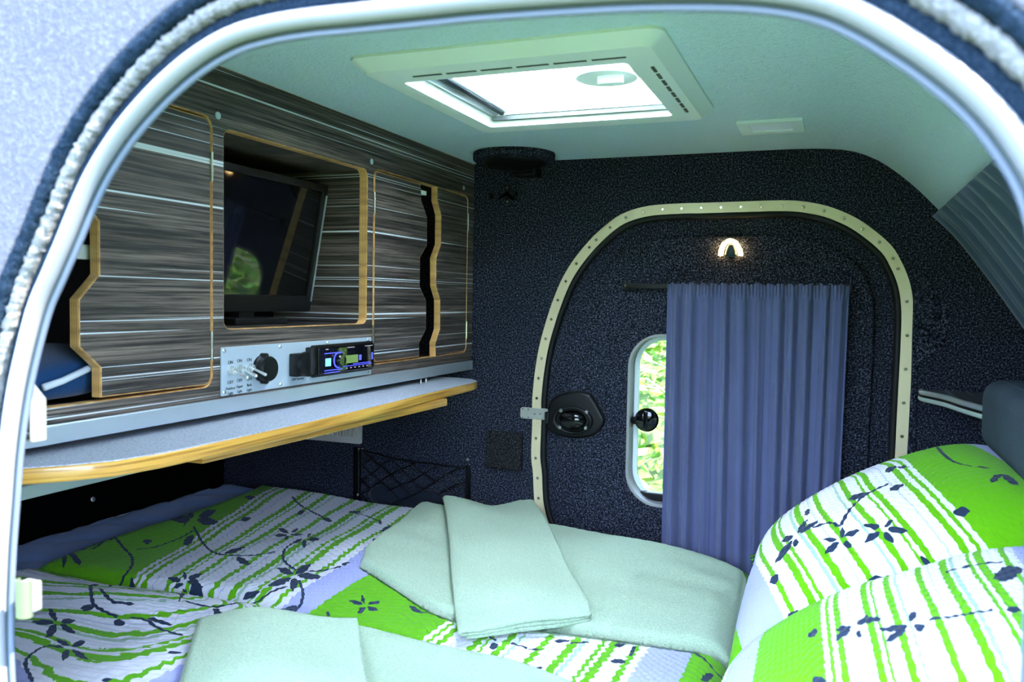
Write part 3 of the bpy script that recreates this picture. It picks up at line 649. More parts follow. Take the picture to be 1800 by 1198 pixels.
# net pocket
npk = empty('net_pocket', (-1.01, YF, -.57), label='black net pocket on the far wall above the bed', cat='net pocket')
nx0, nx1 = pix(625, 840, 1, YF)[0], pix(830, 850, 1, YF)[0]; zt0, zt1, zb = -.398, -.420, -.585
nw = .024
out = [(nx0, zt0), (nx0 + nw * .75, zt0), (nx0 + nw * .75, zb + .040)] + [(nx0 + nw * .75 + .012 * (1 - math.cos(a)), zb + .028 + .012 * (1 - math.sin(a))) for a in np.linspace(.2, PI / 2, 4)] + [(nx1 - nw * .7 - .01, zb + .030), (nx1 - nw * .6, zb + .042), (nx1 - nw * .6, zt1)] + corner(nx1 - .004, zt1 - .004, .004, 90, 3)[::-1] + [(nx1, zb), (nx0, zb)]
V, Fc, cap = plate([out], .012, .002, 2); nf = obj('pocket_frame', onY(V, YF), Fc, BLACK, npk, smooth=.6)
for x, y in ((631, 789), (637, 789), (629, 869), (822, 807), (823, 893), (723, 903)): 
    p = pix(x, y, 1, YF - .012); screw('rivet', nf, (min(max(p[0], nx0 + .004), nx1 - .004), YF - .0115, p[2]), (0, -1, 0), .0035)
ix0, ix1 = nx0 + nw * .75, nx1 - nw * .6; ztop = lambda x: np.interp(x, [ix0, ix0 + .10, ix1], [zt0 - .006, zt0 - .018, zt1 - .006]); zbot = zb + .03
def netpt(x, z):
    s = (x - ix0) / (ix1 - ix0); t_ = (z - zbot) / (.17); return (x, YF - .012 - .020 * math.sin(PI * min(max(s, 0), 1)) * (1 - .3 * t_), z)
obj('elastic_cord', *tube([netpt(x, ztop(x)) for x in np.linspace(ix0, ix1, 20)], .0022, 6), BLACK, npk, smooth=True)
for sgn in (1, -1):
    for k in np.arange(-.2, .52, .040):
        P = []
        for s in np.linspace(0, 1, 60):
            x = ix0 + s * (ix1 - ix0); z = (zbot - .17 + k + (x - ix0) * .60) if sgn > 0 else (zbot + k - (x - ix0) * .66 + .04)
            z += .004 * math.sin(40 * x)
            if zbot - .004 <= z <= ztop(x): P.append(netpt(x, z))
        if len(P) > 4: obj('net_strand', *tube(P, .0018, 5), BLACK, npk, smooth=True)
# dark pouch in the net
na, nb = 30, 14; V = []
c0 = np.array(pix(648, 868, 1, YF - .02)); c1 = np.array(pix(786, 884, 1, YF - .02))
for i in range(na):
    s = i / (na - 1); k = max(.08, (1 - abs(2 * s - 1) ** 5) ** .5); c = c0 + (c1 - c0) * s
    for j in range(nb): q = 2 * PI * j / nb; V.append(c + np.array([0, .0095 * math.cos(q) * k, .030 * math.sin(q) * k + .002 * math.sin(9 * s)]))
Fc = [(i * nb + j, i * nb + (j + 1) % nb, (i + 1) * nb + (j + 1) % nb, (i + 1) * nb + j) for i in range(na - 1) for j in range(nb)] + [tuple(range(nb)), tuple(range((na - 1) * nb, na * nb))]
obj('pouch', V, Fc, POUCH, smooth=True, label='long dark pouch tucked into the net pocket', cat='pouch')
# speaker in the ceiling corner
spk = empty('speaker', (-.70, 1.79, .28), label='round black felt rimmed speaker in the ceiling corner', cat='speaker')
c = np.array([-.700, 1.790, .322]); ax = np.array([.03, -.05, -1.0])
obj('felt_rim', *lathe([(.088, -.020), (.094, -.008), (.094, .004), (.088, .010), (.074, .011)], c, ax, 40), FELT, spk, smooth=.7)
obj('speaker_grille', *lathe([(.074, .005), (.072, .013), (.060, .018), (.030, .021), (.004, .022)], c, ax, 32), BLACK, spk, smooth=True)
obj('bracket', *bbox((-.73, 1.85, .292), (-.67, 1.90, .315), .004), BLACK, spk)
# coat hook
hk = empty('coat_hook', (-.72, YF, .25), label='small black double coat hook with brass screws on the far wall', cat='hook')
h0 = pix(893, 331, 1, YF); h1 = pix(893, 354, 1, YF)
V, Fc, cap = plate([rrect(h0[0] - .007, h1[2] - .008, h0[0] + .007, h0[2] + .008, .006)], .006, .002, 2); hb = obj('hook_plate', onY(V, YF), Fc, BLACK, hk, smooth=.6)
for p in (h0, h1): screw('screw', hb, (p[0], YF - .006, p[2]), (0, -1, 0), .0035, NICKEL)
for s in (-1, 1):
    obj('hook_prong', *tube([(h0[0], YF - .006, h0[2] - .012), (h0[0] + s * .018, YF - .02, h1[2] + .004), (h0[0] + s * .028, YF - .028, h1[2] + .002), (h0[0] + s * .034, YF - .03, h1[2] + .018)], .0035, 8), GLOSS, hk, smooth=True)
# reading lamp
rl = empty('reading_lamp', tuple(pix(1284, 452, 1, YF)), label='small glowing arched reading lamp on the far door', cat='lamp')
arc = [(1267, 449), (1268, 440), (1272, 430), (1278, 424), (1285, 422), (1292, 425), (1297, 432), (1301, 441), (1302, 449)]
A = smoothpath([pix(x, y, 1, YF - .004) for x, y in arc], 30)
obj('light_arch', *sweep(A, flatp(-.0045, .0045, -.006, .006), False, (0, 1, 0)), glow('warm lamp light', (1, .66, .26), 5.0), rl)
obj('arch_rim', *sweep([a + [0, -.001, .0] for a in smoothpath([pix(x, y, 1, YF - .004) for x, y in [(1265, 451), (1266, 440), (1270, 429), (1277, 421), (1285, 419), (1293, 422), (1299, 430), (1303, 440), (1304, 451)]], 30)], flatp(-.001, .001, -.007, .007), False, (0, 1, 0)), PLYPALE, rl)
p = pix(1285, 451, 1, YF - .003)
obj('lamp_body', *lathe([(.013, 0), (.012, .012), (.008, .024), (.002, .029)], p + [0, -.004, 0], (0, 0, 1), 20), plain('dark green plastic', (.02, .05, .05), .3), rl, smooth=True)
# strike plate
sp_ = empty('strike_plate', tuple(pix(938, 738, 1, YF)), label='small riveted metal strike plate beside the latch', cat='plate')
a = pix(915, 715, 1, YF - .004); b = pix(963, 738, 1, YF - .004)
V, Fc, cap = plate([rrect(a[0], b[2], b[0], a[2], .006)], .003, .0006); o = obj('metal_plate', onY(V, YF - .002), Fc, plain('zinc steel', (.60, .60, .52), .35, .7), sp_)
for x, y in ((919, 718), (929, 719), (919, 733), (929, 733), (940, 727), (950, 727)): screw('rivet', sp_, pix(x, y, 1, YF - .005), (0, -1, 0), .0022)
V, Fc = bbox((b[0] - .004, YF - .018, b[2] - .006), (b[0] + .006, YF - .002, a[2] - .006), .002); obj('strike_hook', V, Fc, BLACK, sp_)
# curtain rod and the two curtains
rod = empty('curtain_rod', (-.22, YF, .03), label='flat black curtain rod on the far door', cat='curtain rod')
a = pix(1095, 502, 1, YF - .012); b = pix(1494, 505, 1, YF - .012)
V, Fc = bbox((a[0], YF - .018, a[2] - .006), (b[0] + .004, YF - .010, a[2] + .006), .001); ro = obj('rod', V, Fc, BLACK, rod)
for x in (a[0] + .008, b[0] - .004): obj('rod_bracket', *bbox((x - .007, YF - .012, a[2] - .009), (x + .007, YF - .0005, a[2] + .009), .001), BLACK, rod)
screw('screw', rod, (a[0] + .006, YF - .018, a[2]), (0, -1, 0), .003, NICKEL)
def curtain(name, x0t, x1t, x0b, x1b, ztop_, zbot_, seed, label, y0=YF - .030, folds=9):
    rng = np.random.RandomState(seed); na, nb = 220, 130; V = []
    ph = rng.rand(6) * 6.28
    a = np.linspace(0, 1, na)
    warp = a + .018 * np.sin(2 * PI * 2.3 * a + ph[0]) + .010 * np.sin(2 * PI * 5.1 * a + ph[1])
    for j in range(nb):
        t_ = 1 - (1 - j / (nb - 1)); z = ztop_ + (zbot_ - ztop_) * t_
        x = x0t + (x1t - x0t) * a + ((x0b - x0t) * (1 - a) + (x1b - x1t) * a) * t_
        amp = .0095 + .0045 * t_
        f = np.sin(2 * PI * folds * warp + ph[2] + .5 * math.sin(t_ * 2 + ph[3])); f = np.sign(f) * np.abs(f) ** .7
        y = y0 + amp * f * (.75 + .25 * np.sin(2 * PI * 1.7 * a + ph[4])) + .0022 * np.sin(2 * PI * folds * 1.63 * warp + ph[4])
        hd = max(0, 1 - t_ / .05)
        if t_ < .06:
            pin = math.exp(-((t_ - .036) / .012) ** 2)
            y = y * (1 - .55 * pin) + (y0) * .55 * pin + hd * .005 * np.sin(2 * PI * 26 * a + ph[5])
            z = z + hd * .0022 * np.sin(2 * PI * 9 * a + ph[1]) + hd * .0012 * np.sin(2 * PI * 19 * a)
        V.append(np.stack([x, y, np.zeros(na) + z], 1))
    V = np.concatenate(V); o = obj(name, V, gridfaces(nb, na), CURTAIN, smooth=True, fix=False, label=label, cat='curtain', group='door curtains')
    m = o.modifiers.new('thick', 'SOLIDIFY'); m.thickness = .0012; return o
zt = pix(1300, 499, 1, YF - .03)[2]
tl = pix(1173, 500, 1, YF - .03)[0]; tm = pix(1334, 500, 1, YF - .03)[0]; tr = pix(1494, 500, 1, YF - .03)[0]
bl = pix(1162, 960, 1, YF - .03)[0]; bmx = pix(1326, 985, 1, YF - .03)[0]; br = pix(1470, 985, 1, YF - .03)[0]
curtain('curtain', tl, tm + .002, bl, bmx, zt, -.605, 3, 'slate blue curtain over the door window, nearer the latch', folds=5.5)
curtain('curtain', tm - .003, tr, bmx - .004, br, zt, -.605, 11, 'slate blue curtain on the rod, nearer the pillows', folds=6)

# ================================================================== nose end on the right
# corner shelf
cs = empty('corner_shelf', (.25, 1.80, -.20), label='rounded corner shelf with aluminium rim behind the grey bolster', cat='shelf')
outl = smoothpath([(.168, 1.89), (.170, 1.865), (.185, 1.83), (.205, 1.78), (.222, 1.70), (.246, 1.615)], 30).tolist() + [(.38, 1.615), (.38, 1.895)]
V, Fc, cap = plate([outl], .020, .002); 
def lam_y():
    m, t, b = new_mat('dark laminate top'); n1 = noise(t, pos(t, 130, 3, 3), 1, 4, .6)
    r = ramp(t, n1, [(.35, (.01, .011, .012)), (.6, (.07, .07, .075)), (.72, (.30, .33, .36))]); t.links.new(r.outputs[0], b.inputs['Base Color']); b.inputs['Roughness'].default_value = .4; return m
obj('shelf_board', onZ(V, -.172), Fc, lam_y(), cs)
rimp = smoothpath([(.168, 1.895), (.169, 1.866), (.184, 1.83), (.204, 1.78), (.221, 1.70), (.246, 1.612)], 40)
for dz, m in ((-.176, ALU), (-.1885, STRIP)): obj('aluminium_rim', *tube([(x, y, dz) for x, y in rimp], .0058, 10, ref=(0, 0, 1)), m, cs, smooth=True)
obj('black_insert', *tube([(x - .001, y, -.1822) for x, y in rimp], .0042, 8, ref=(0, 0, 1)), RUBBER, cs, smooth=True)
# grey bolster
bo = empty('bolster', (.36, 1.2, -.28), label='grey upholstered bolster along the front end above the pillows', cat='bolster')
V, Fc = bbox((.236, .56, -.240), (.42, 1.625, -.122), .030, 6); V = np.array(V)
V[:, 2] += np.where(V[:, 2] < -.2, -.035 * np.clip((V[:, 0] - .236) / .15, 0, 1), 0)
obj('cushion_body', V, Fc, GREY_CLOTH, bo, smooth=True)
obj('piping', *tube([(.262, y, -.1225) for y in np.linspace(.60, 1.58, 30)], .0022, 6, ref=(0, 0, 1)), GREY_CLOTH, bo, smooth=True)
# nose curtain under the slope
na, nb = 160, 70; V = []
PS = smoothpath(INNER, 200); Ls = np.r_[0, np.cumsum(np.linalg.norm(np.diff(PS, axis=0), axis=1))]
i0 = np.argmin(np.abs(PS[:, 0] - .19)); s0 = Ls[i0]
for j in range(nb):
    t_ = j / (nb - 1); s = s0 + t_ * .40; x = np.interp(s, Ls, PS[:, 0]); z = np.interp(s, Ls, PS[:, 1])
    tx = np.interp(s + .01, Ls, PS[:, 0]) - x; tz = np.interp(s + .01, Ls, PS[:, 1]) - z; L = math.hypot(tx, tz); nx, nz = tz / L, -tx / L
    a = np.linspace(0, 1, na); y = 1.755 - a * 1.15 + .03 * t_ * (1 - 2 * a)
    h = .020 + (.008 + .004 * t_) * np.sin(2 * PI * 30 * (a + .01 * np.sin(9 * a))) + .004 * np.sin(2 * PI * 11 * a + 1)
    if t_ < .12: h = h + .006 * (1 - t_ / .12) * np.sin(2 * PI * 61 * a)
    V.append(np.stack([x + nx * h, y, z + nz * h], 1))
o = obj('window_curtain', np.concatenate(V), gridfaces(nb, na), CURTAIN_G, smooth=True, fix=False, label='dark grey gathered curtain on the sloping front end', cat='curtain')
m = o.modifiers.new('thick', 'SOLIDIFY'); m.thickness = .0015

# ================================================================== ceiling fittings
sk = empty('skylight', (-.43, 1.25, .30), label='mint white framed skylight with frosted pane in the ceiling', cat='skylight')
ox0, oy0, ox1, oy1 = -.648, 1.005, -.206, 1.475; ix0, iy0, ix1, iy1 = -.596, 1.078, -.266, 1.405
oo = rrect(ox0, oy0, ox1, oy1, .022, 6); mm = rrect(ox0 + .018, oy0 + .016, ox1 - .018, oy1 - .016, .016, 6); ii = rrect(ix0, iy0, ix1, iy1, .008, 6)
V = []; 
for L, z in ((oo, ZC), (oo, ZC - .004), (mm, ZC - .020), (rrect(ix0 - .014, iy0 - .014, ix1 + .014, iy1 + .014, .012, 6), ZC - .024), (ii, ZC - .022), (ii, ZC + .060)): V += [(x, y, z) for x, y in L]
n = len(oo); Fc = [(i * n + k, i * n + (k + 1) % n, (i + 1) * n + (k + 1) % n, (i + 1) * n + k) for i in range(5) for k in range(n)]
obj('skylight_frame', V, Fc, MINT, sk, smooth=.5)
V, Fc, cap = plate([rrect(ix0 - .004, iy0 - .004, ix1 + .004, iy1 + .06, .01)], .005); obj('acrylic_pane', onZ(V, ZC + .062), Fc, ACRYL, sk)
def slot(x0, y0, x1, y1, w_):
    d = np.array([x1 - x0, y1 - y0, 0.0]); L = np.linalg.norm(d); d /= L; nrm_ = np.array([-d[1], d[0], 0])
    a = np.array([x0, y0, 0]); b = np.array([x1, y1, 0]); P = [a - nrm_ * w_, b - nrm_ * w_, b + nrm_ * w_, a + nrm_ * w_]
    return [(p[0], p[1]) for p in P]
for k in range(6):
    x0 = -.565 + k * .052; V, Fc, cap = plate([slot(x0, 1.050, x0 + .045, 1.050, .0022)], .002); obj('vent_slot', onZ(V, ZC - .0213), Fc, SLOT, sk)
for k in range(8):
    y0 = 1.105 + k * .036; V, Fc, cap = plate([slot(-.238, y0, -.238, y0 + .025, .0022)], .002); obj('vent_slot', onZ(V, ZC - .0213), Fc, SLOT, sk)
# blind rails
for k, (x, r_) in enumerate(((-.588, .0075), (-.574, .006), (-.562, .004))):
    obj('blind_rail', *tube([(x, iy0 + .002, ZC + .004), (x, iy1 - .002, ZC + .004)], r_, 10, ref=(0, 0, 1)), ALU if k != 1 else GROOVE, sk, smooth=True)
V, Fc = bbox((ix0 + .03, iy1 - .012, ZC - .004), (ix1 - .005, iy1 - .001, ZC + .024), .002); obj('flyscreen_bar', V, Fc, MINT_LIGHT, sk)
V, Fc = box((ix0 + .006, iy1 - .010, ZC - .012), (ix1 - .002, iy1 - .001, ZC - .005)); obj('bar_gap', V, Fc, SLOT, sk)
c = np.array([-.335, 1.235, ZC + .010])
kn = obj('latch_knob', *lathe([(.050, -.012), (.054, -.004), (.052, .004), (.046, .008), (.040, .005), (.004, .004)], c, (0, 0, -1), 36), MINT, sk, smooth=.6)
V, Fc = bbox(c + [.040, -.022, -.006], (ix1 + .004, c[1] + .022, c[2] + .010), .004, 3); obj('latch_arm', V, Fc, MINT, sk, smooth=.6)
V, Fc = bbox(c + [-.014, -.006, -.016], c + [.026, .006, -.002], .003, 2); obj('latch_grip', V, Fc, MINT_LIGHT, kn)
# LED ceiling lamp
cl = empty('ceiling_lamp', (-.125, 1.635, .325), label='flat rectangular white ceiling lamp beside the skylight', cat='lamp')
V, Fc, cap = plate([rrect(-.183, 1.58, -.067, 1.69, .002), rrect(-.162, 1.602, -.088, 1.668, .002)], .006, .001); obj('lamp_frame', onZ(V, ZC), Fc, MINT_LIGHT, cl)
V, Fc, cap = plate([rrect(-.164, 1.600, -.086, 1.670, .002)], .002); obj('diffuser', onZ(V, ZC - .001), Fc, plain('white diffuser', (.86, .90, .98), .5), cl)
# metal catch on the near door frame
dc = empty('door_catch', tuple(pix(40, 1085, 1, .455)), label='bright metal catch on the near door frame', cat='catch')
a = pix(33, 1080, 1, .446); b = pix(55, 1020, 1, .446)
V = []; n = 12
for z in (a[2], b[2]):
    for k in range(n + 1):
        q = PI * k / n; V.append((a[0] + (b[0] - a[0]) * (.5 - .5 * math.cos(q)), .446 - .006 * math.sin(q), z))
    for k in range(n, -1, -1):
        q = PI * k / n; V.append((a[0] + (b[0] - a[0]) * (.5 - .46 * math.cos(q)), .4475 - .006 * math.sin(q), z))
m_ = 2 * (n + 1); Fc = [(k, (k + 1) % m_, m_ + (k + 1) % m_, m_ + k) for k in range(m_)]
Fc += [(k, k + 1, m_ - 2 - k, m_ - 1 - k) for k in range(n)] + [(m_ + k, m_ + k + 1, 2 * m_ - 2 - k, 2 * m_ - 1 - k) for k in range(n)]
obj('catch_bracket', V, Fc, plain('pale polished metal', (.13, .16, .11), .2, .6), dc, smooth=.6)
V, Fc = bbox((a[0] - .001, .446, a[2] + .003), (b[0] - .001, .456, b[2] - .003), .001); obj('catch_base', V, Fc, TUBE, dc)

# ================================================================== the bed
def zbed(x): return -.618 - .060 * (np.minimum(x, -.15) + .15)
def nz2(x, y, seed=0):
    r = np.random.RandomState(seed); s = 0
    for k in range(6):
        a = r.rand() * 6.28; f = 3 + 9 * r.rand(); s = s + np.sin(f * (x * math.cos(a) + y * math.sin(a)) + r.rand() * 6.28) / (1 + k * .35)
    return s / 3
def slab(X, Y, zb, T, R):
    """closed soft slab over the grid X, Y: rounded rim of radius R, thickness T on base zb"""
    na, nb = X.shape; dA = np.hypot(np.diff(X, axis=0), np.diff(Y, axis=0)); dB = np.hypot(np.diff(X, axis=1), np.diff(Y, axis=1))
    ca = np.vstack([np.zeros((1, nb)), np.cumsum(dA, 0)]); cb = np.hstack([np.zeros((na, 1)), np.cumsum(dB, 1)])
    d = np.minimum(np.minimum(ca, ca[-1:] - ca), np.minimum(cb, cb[:, -1:] - cb)); q = np.clip(d / R, 0, 1)
    e = np.sqrt(np.clip(1 - (1 - q) ** 2, 0, 1))
    return zb + T * e, d
def closed_grid(X, Y, Zt, Zb):
    na, nb = X.shape; top = np.stack([X.ravel(), Y.ravel(), Zt.ravel()], 1); F1 = gridfaces(na, nb)
    loop = [(i, 0) for i in range(na)] + [(na - 1, j) for j in range(1, nb)] + [(i, nb - 1) for i in range(na - 2, -1, -1)] + [(0, j) for j in range(nb - 2, 0, -1)]
    idx = np.array([i * nb + j for i, j in loop]); n = len(idx); low = top[idx].copy(); low[:, 2] = Zb.ravel()[idx]
    base = len(top); k = np.arange(n); side = np.stack([idx, base + k, base + (k + 1) % n, idx[(k + 1) % n]], 1)
    return np.r_[top, low], np.r_[F1, side], n
# mattress with a raised, quilted foot end
mt = empty('mattress', (-.5, 1.2, -.80), label='pale blue mattress filling the camper floor, quilted foot end showing', cat='mattress')
xs = np.linspace(-1.60, .60, 150); ys = np.linspace(YN + .012, YF - .020, 100); X, Y = np.meshgrid(xs, ys, indexing='ij')
zt_, d = slab(X, Y, zbed(X) - .04, .04, .05)
zt_ = zt_ + .0025 * nz2(X * 2.2, Y * 6, 5) * (X > -.4)
qd = np.abs(((X + Y) / .16) % 1 - .5) * 2; qe = np.abs(((X - Y) / .16) % 1 - .5) * 2
zt_ = zt_ + np.where(X < -.9, .009 * (np.minimum(np.minimum(qd, qe) * 3, 1)), 0)
V, Fc, n = closed_grid(X, Y, zt_, np.full_like(X, -.80)); Fc = Fc.tolist()
ft = [X.ravel()[f[0]] < -1.0 if f[0] < X.size else True for f in Fc]
obj('mattress_body', V, Fc, [SHEET, QUILT], mt, smooth=True, mi=[1 if q else 0 for q in ft], fix=False)
E4 = [(-1.598, y, float(zbed(-1.598)) - .012 + .003 * math.sin(30 * y)) for y in np.linspace(.53, 1.88, 60)]
obj('piping', *tube(E4, .003, 6, ref=(0, 0, 1)), SHEET, mt, smooth=True)

# ---- printed leaves: strokes given where they lie on the cloth
def zA(q): return [(30 + x / 3.256, 830 + y / 3.256) for x, y in q]
def zB(q): return [(400 + x / 3.256, 830 + y / 3.256) for x, y in q]
def zC(q): return [(900 + x / 3.6, 900 + y / 3.6) for x, y in q]
def zD(q): return [(1300 + x / 2.616, 740 + y / 2.616) for x, y in q]
def lv(f, rows): return [('l', f([(r[0], r[1]), (r[2], r[3])]), (r[4] if len(r) > 4 else .30)) for r in rows]
def vn(f, rows): return [('v', f(r), None) for r in rows]
DUV = lv(zA, [(1003, 262, 985, 208, .45), (1040, 255, 1140, 212), (1030, 275, 1150, 285), (1010, 275, 950, 315), (990, 270, 870, 272), (1115, 130, 1108, 108, .4), (1135, 128, 1190, 122), (1130, 145, 1175, 163), (1115, 145, 1068, 165),
              (850, 232, 920, 208), (720, 400, 770, 388, .42), (955, 415, 1010, 355, .40), (1278, 275, 1340, 262, .35), (1305, 143, 1365, 143), (275, 480, 265, 550, .36), (295, 470, 370, 515, .28), (1190, 465, 1310, 425, .14), (1255, 490, 1335, 525),
              (415, 648, 468, 640, .35), (655, 600, 660, 665, .38), (960, 612, 955, 565, .42), (980, 610, 1058, 580, .25), (975, 622, 1030, 632), (950, 630, 895, 665), (940, 618, 865, 600), (975, 685, 945, 662, .42), (1000, 680, 1070, 650, .25), (990, 690, 1065, 705), (970, 710, 925, 745), (960, 705, 880, 702),
              (225, 850, 185, 775, .36), (250, 850, 335, 845, .25), (245, 870, 335, 920), (225, 870, 165, 945, .38), (210, 860, 85, 855, .2), (300, 990, 220, 955, .22), (315, 995, 393, 965), (315, 1010, 415, 1073, .24), (290, 1010, 260, 1080, .45), (270, 1000, 190, 992, .18),
              (605, 745, 680, 752, .18), (365, 780, 440, 770, .34), (550, 850, 615, 870, .5), (750, 838, 895, 872, .13), (855, 1030, 945, 1030, .12), (485, 1195, 550, 1180), (1120, 785, 1185, 825), (1290, 725, 1390, 680)])
DUV += lv(zB, [(350, 345, 290, 320), (365, 345, 405, 320), (360, 355, 430, 352, .2), (345, 360, 330, 388, .45), (340, 355, 265, 362, .2), (455, 368, 478, 345, .4), (460, 380, 525, 380, .22), (440, 385, 440, 430, .5), (430, 380, 365, 410, .22),
               (375, 580, 285, 545, .34), (390, 575, 478, 523, .28), (400, 590, 540, 598, .2), (385, 600, 372, 680, .45), (365, 605, 235, 645, .2), (400, 770, 285, 805, .18), (650, 525, 705, 515, .28), (400, 240, 440, 215, .45), (545, 260, 598, 280),
               (940, 310, 878, 335), (950, 305, 1035, 310, .18), (955, 300, 1070, 295, .12), (865, 270, 880, 300, .45), (695, 228, 765, 225, .16), (830, 388, 880, 378), (780, 750, 768, 695, .3), (775, 755, 697, 732, .24), (800, 755, 875, 738, .2), (800, 770, 865, 790), (785, 770, 740, 810, .38),
               (1040, 765, 1110, 800, .3), (1090, 975, 1170, 1000), (1500, 1000, 1550, 985, .5), (1490, 1090, 1410, 1078, .22), (1510, 1090, 1565, 1080, .4), (1515, 1105, 1590, 1115, .15)])
DUV += lv(zC, [(1465, 570, 1420, 540, .4), (1490, 575, 1535, 570, .4), (1475, 590, 1480, 650, .4), (1490, 590, 1545, 640, .15), (1460, 580, 1422, 585, .2), (1460, 740, 1540, 790), (1450, 805, 1535, 800, .18), (1190, 1060, 1280, 1030, .42), (730, 830, 640, 840, .28), (760, 825, 880, 825, .2), (625, 935, 720, 945, .22),
               (40, 985, 0, 1000), (60, 980, 85, 960, .4), (70, 990, 195, 985, .12), (60, 1000, 110, 1020), (95, 868, 205, 865, .12), (270, 815, 370, 805, .14)])
DUV += vn(zA, [[(525, 335), (535, 390), (520, 405), (460, 410), (390, 408)], [(535, 400), (610, 430), (655, 480), (655, 545), (600, 610), (530, 650)], [(520, 405), (450, 430), (350, 450)], [(690, 440), (780, 430), (880, 395), (940, 370), (1015, 330)], [(930, 180), (945, 235), (965, 265)], [(1010, 310), (1060, 400), (1110, 450), (1170, 468)], [(1170, 468), (1340, 475), (1470, 455)],
               [(190, 992), (120, 1010), (65, 1050), (48, 1100), (85, 1190)], [(420, 650), (425, 710), (440, 755), (500, 795), (570, 825)], [(475, 665), (510, 710), (555, 740), (610, 745)], [(650, 830), (740, 845), (800, 880), (940, 932)], [(970, 735), (1050, 762), (1150, 768), (1250, 750), (1400, 720), (1545, 655)]])
DUV += vn(zB, [[(370, 405), (325, 440), (320, 490), (345, 530), (390, 555)], [(410, 620), (430, 680), (425, 740), (390, 790), (345, 850)], [(440, 565), (540, 560), (650, 535)], [(370, 140), (410, 180), (480, 220), (560, 265)], [(700, 225), (800, 250), (860, 275)], [(1110, 800), (1160, 795)], [(1450, 910), (1530, 960)], [(575, 795), (580, 845)]])
DUV += vn(zC, [[(1140, 885), (1220, 930), (1280, 1000), (1345, 1070)], [(770, 850), (750, 905)], [(0, 825), (90, 855)], [(380, 830), (480, 825)]])
PIL = lv(zD, [(470, 535, 475, 485, .4), (485, 530, 552, 498), (480, 555, 512, 585, .5), (455, 560, 395, 610), (450, 545, 378, 545, .22), (645, 490, 570, 475), (665, 485, 705, 455, .4), (680, 495, 780, 508, .2), (665, 510, 705, 560, .42), (645, 510, 572, 555),
              (265, 515, 310, 450, .2), (280, 515, 360, 458, .18), (245, 525, 190, 555, .34), (265, 540, 250, 578, .4), (240, 550, 160, 655, .18), (580, 720, 735, 722, .15), (985, 415, 1065, 415, .45), (505, 355, 600, 325, .2), (690, 320, 755, 290), (670, 235, 720, 205, .35), (720, 215, 785, 210, .15), (835, 625, 890, 690, .25), (1150, 280, 1210, 245, .35), (1205, 248, 1285, 292, .25), (140, 745, 180, 705, .5), (300, 430, 325, 405, .4), (230, 890, 275, 865)])
PIL += vn(zD, [[(470, 475), (490, 430), (545, 370), (600, 325), (680, 290)], [(460, 480), (410, 465), (340, 485)], [(510, 885), (580, 825), (700, 755), (830, 715)], [(905, 120), (960, 170), (1060, 205), (1140, 215)], [(230, 900), (235, 960), (290, 1015)], [(740, 160), (820, 130), (880, 110)]])
PIL2 = lv(zD, [(535, 935, 590, 890, .25), (560, 925, 648, 903, .2), (545, 960, 550, 1000, .55), (510, 945, 440, 960, .3), (510, 960, 440, 1008), (790, 920, 805, 870, .45), (775, 945, 640, 955, .16), (770, 960, 675, 1010, .2), (800, 945, 855, 950, .5), (1170, 720, 1308, 680, .32), (1220, 865, 1308, 870, .25), (330, 1190, 400, 1190, .4), (320, 990, 360, 960, .5)])
PIL2 += vn(zD, [[(880, 905), (1000, 895), (1150, 870)], [(960, 690), (1050, 665), (1200, 650)]])
def leaf_field(px, S, strokes, wv, vis=None, warp=True):
    """signed distance of every vertex to the printed strokes; px = photo pixels of the vertices, S = cloth coordinates"""
    out = np.full(len(S), .05)
    Sx = S + (0 if not warp else .0007 * np.stack([np.sin(S[:, 1] * 420), np.sin(S[:, 0] * 390)], 1))
    pv = px if vis is None else np.where(vis[:, None], px, 1e6)
    def find(q): return S[np.argmin(((pv - np.array(q)) ** 2).sum(1))]
    for kind, pts, wd in strokes:
        if kind == 'l':
            pa, pb = np.array(pts, float); mid = (pa + pb) / 2; ax_ = pb - pa; pn = np.array([-ax_[1], ax_[0]]) * wd * .62
            a, b, c1, c2 = (find(q) for q in (pa, pb, mid + pn, mid - pn)); e = b - a; n_ = (c1 - c2) / 2; M2 = np.stack([e, n_], 1)
            if abs(np.linalg.det(M2)) < 1e-7 or np.linalg.norm(e) > .25 or np.linalg.norm(n_) > .12: continue
            r = Sx - a; m = (np.abs(r) < .3).all(1); ts = r[m] @ np.linalg.inv(M2).T; t_ = ts[:, 0]; s = np.abs(ts[:, 1]); k = min(np.linalg.norm(n_), np.linalg.norm(e))
            hw = np.sin(PI * np.clip(t_, 0, 1) ** .85) ** .8
            dd = np.where((t_ > 0) & (t_ < 1), s - hw, s + np.maximum(-t_, t_ - 1) * 3 + .01) * k
            out[m] = np.minimum(out[m], dd)
        else:
            P = np.array([find(q) for q in pts])
            Q = smoothpath(P, 14)
            for a, b in zip(Q[:-1], Q[1:]):
                r = Sx - a; e = b - a; L2 = e @ e + 1e-12
                m = (np.abs(r) < .12).all(1); t_ = np.clip((r[m] @ e) / L2, 0, 1)
                out[m] = np.minimum(out[m], np.linalg.norm(r[m] - t_[:, None] * e, axis=1) - wv)
    return out
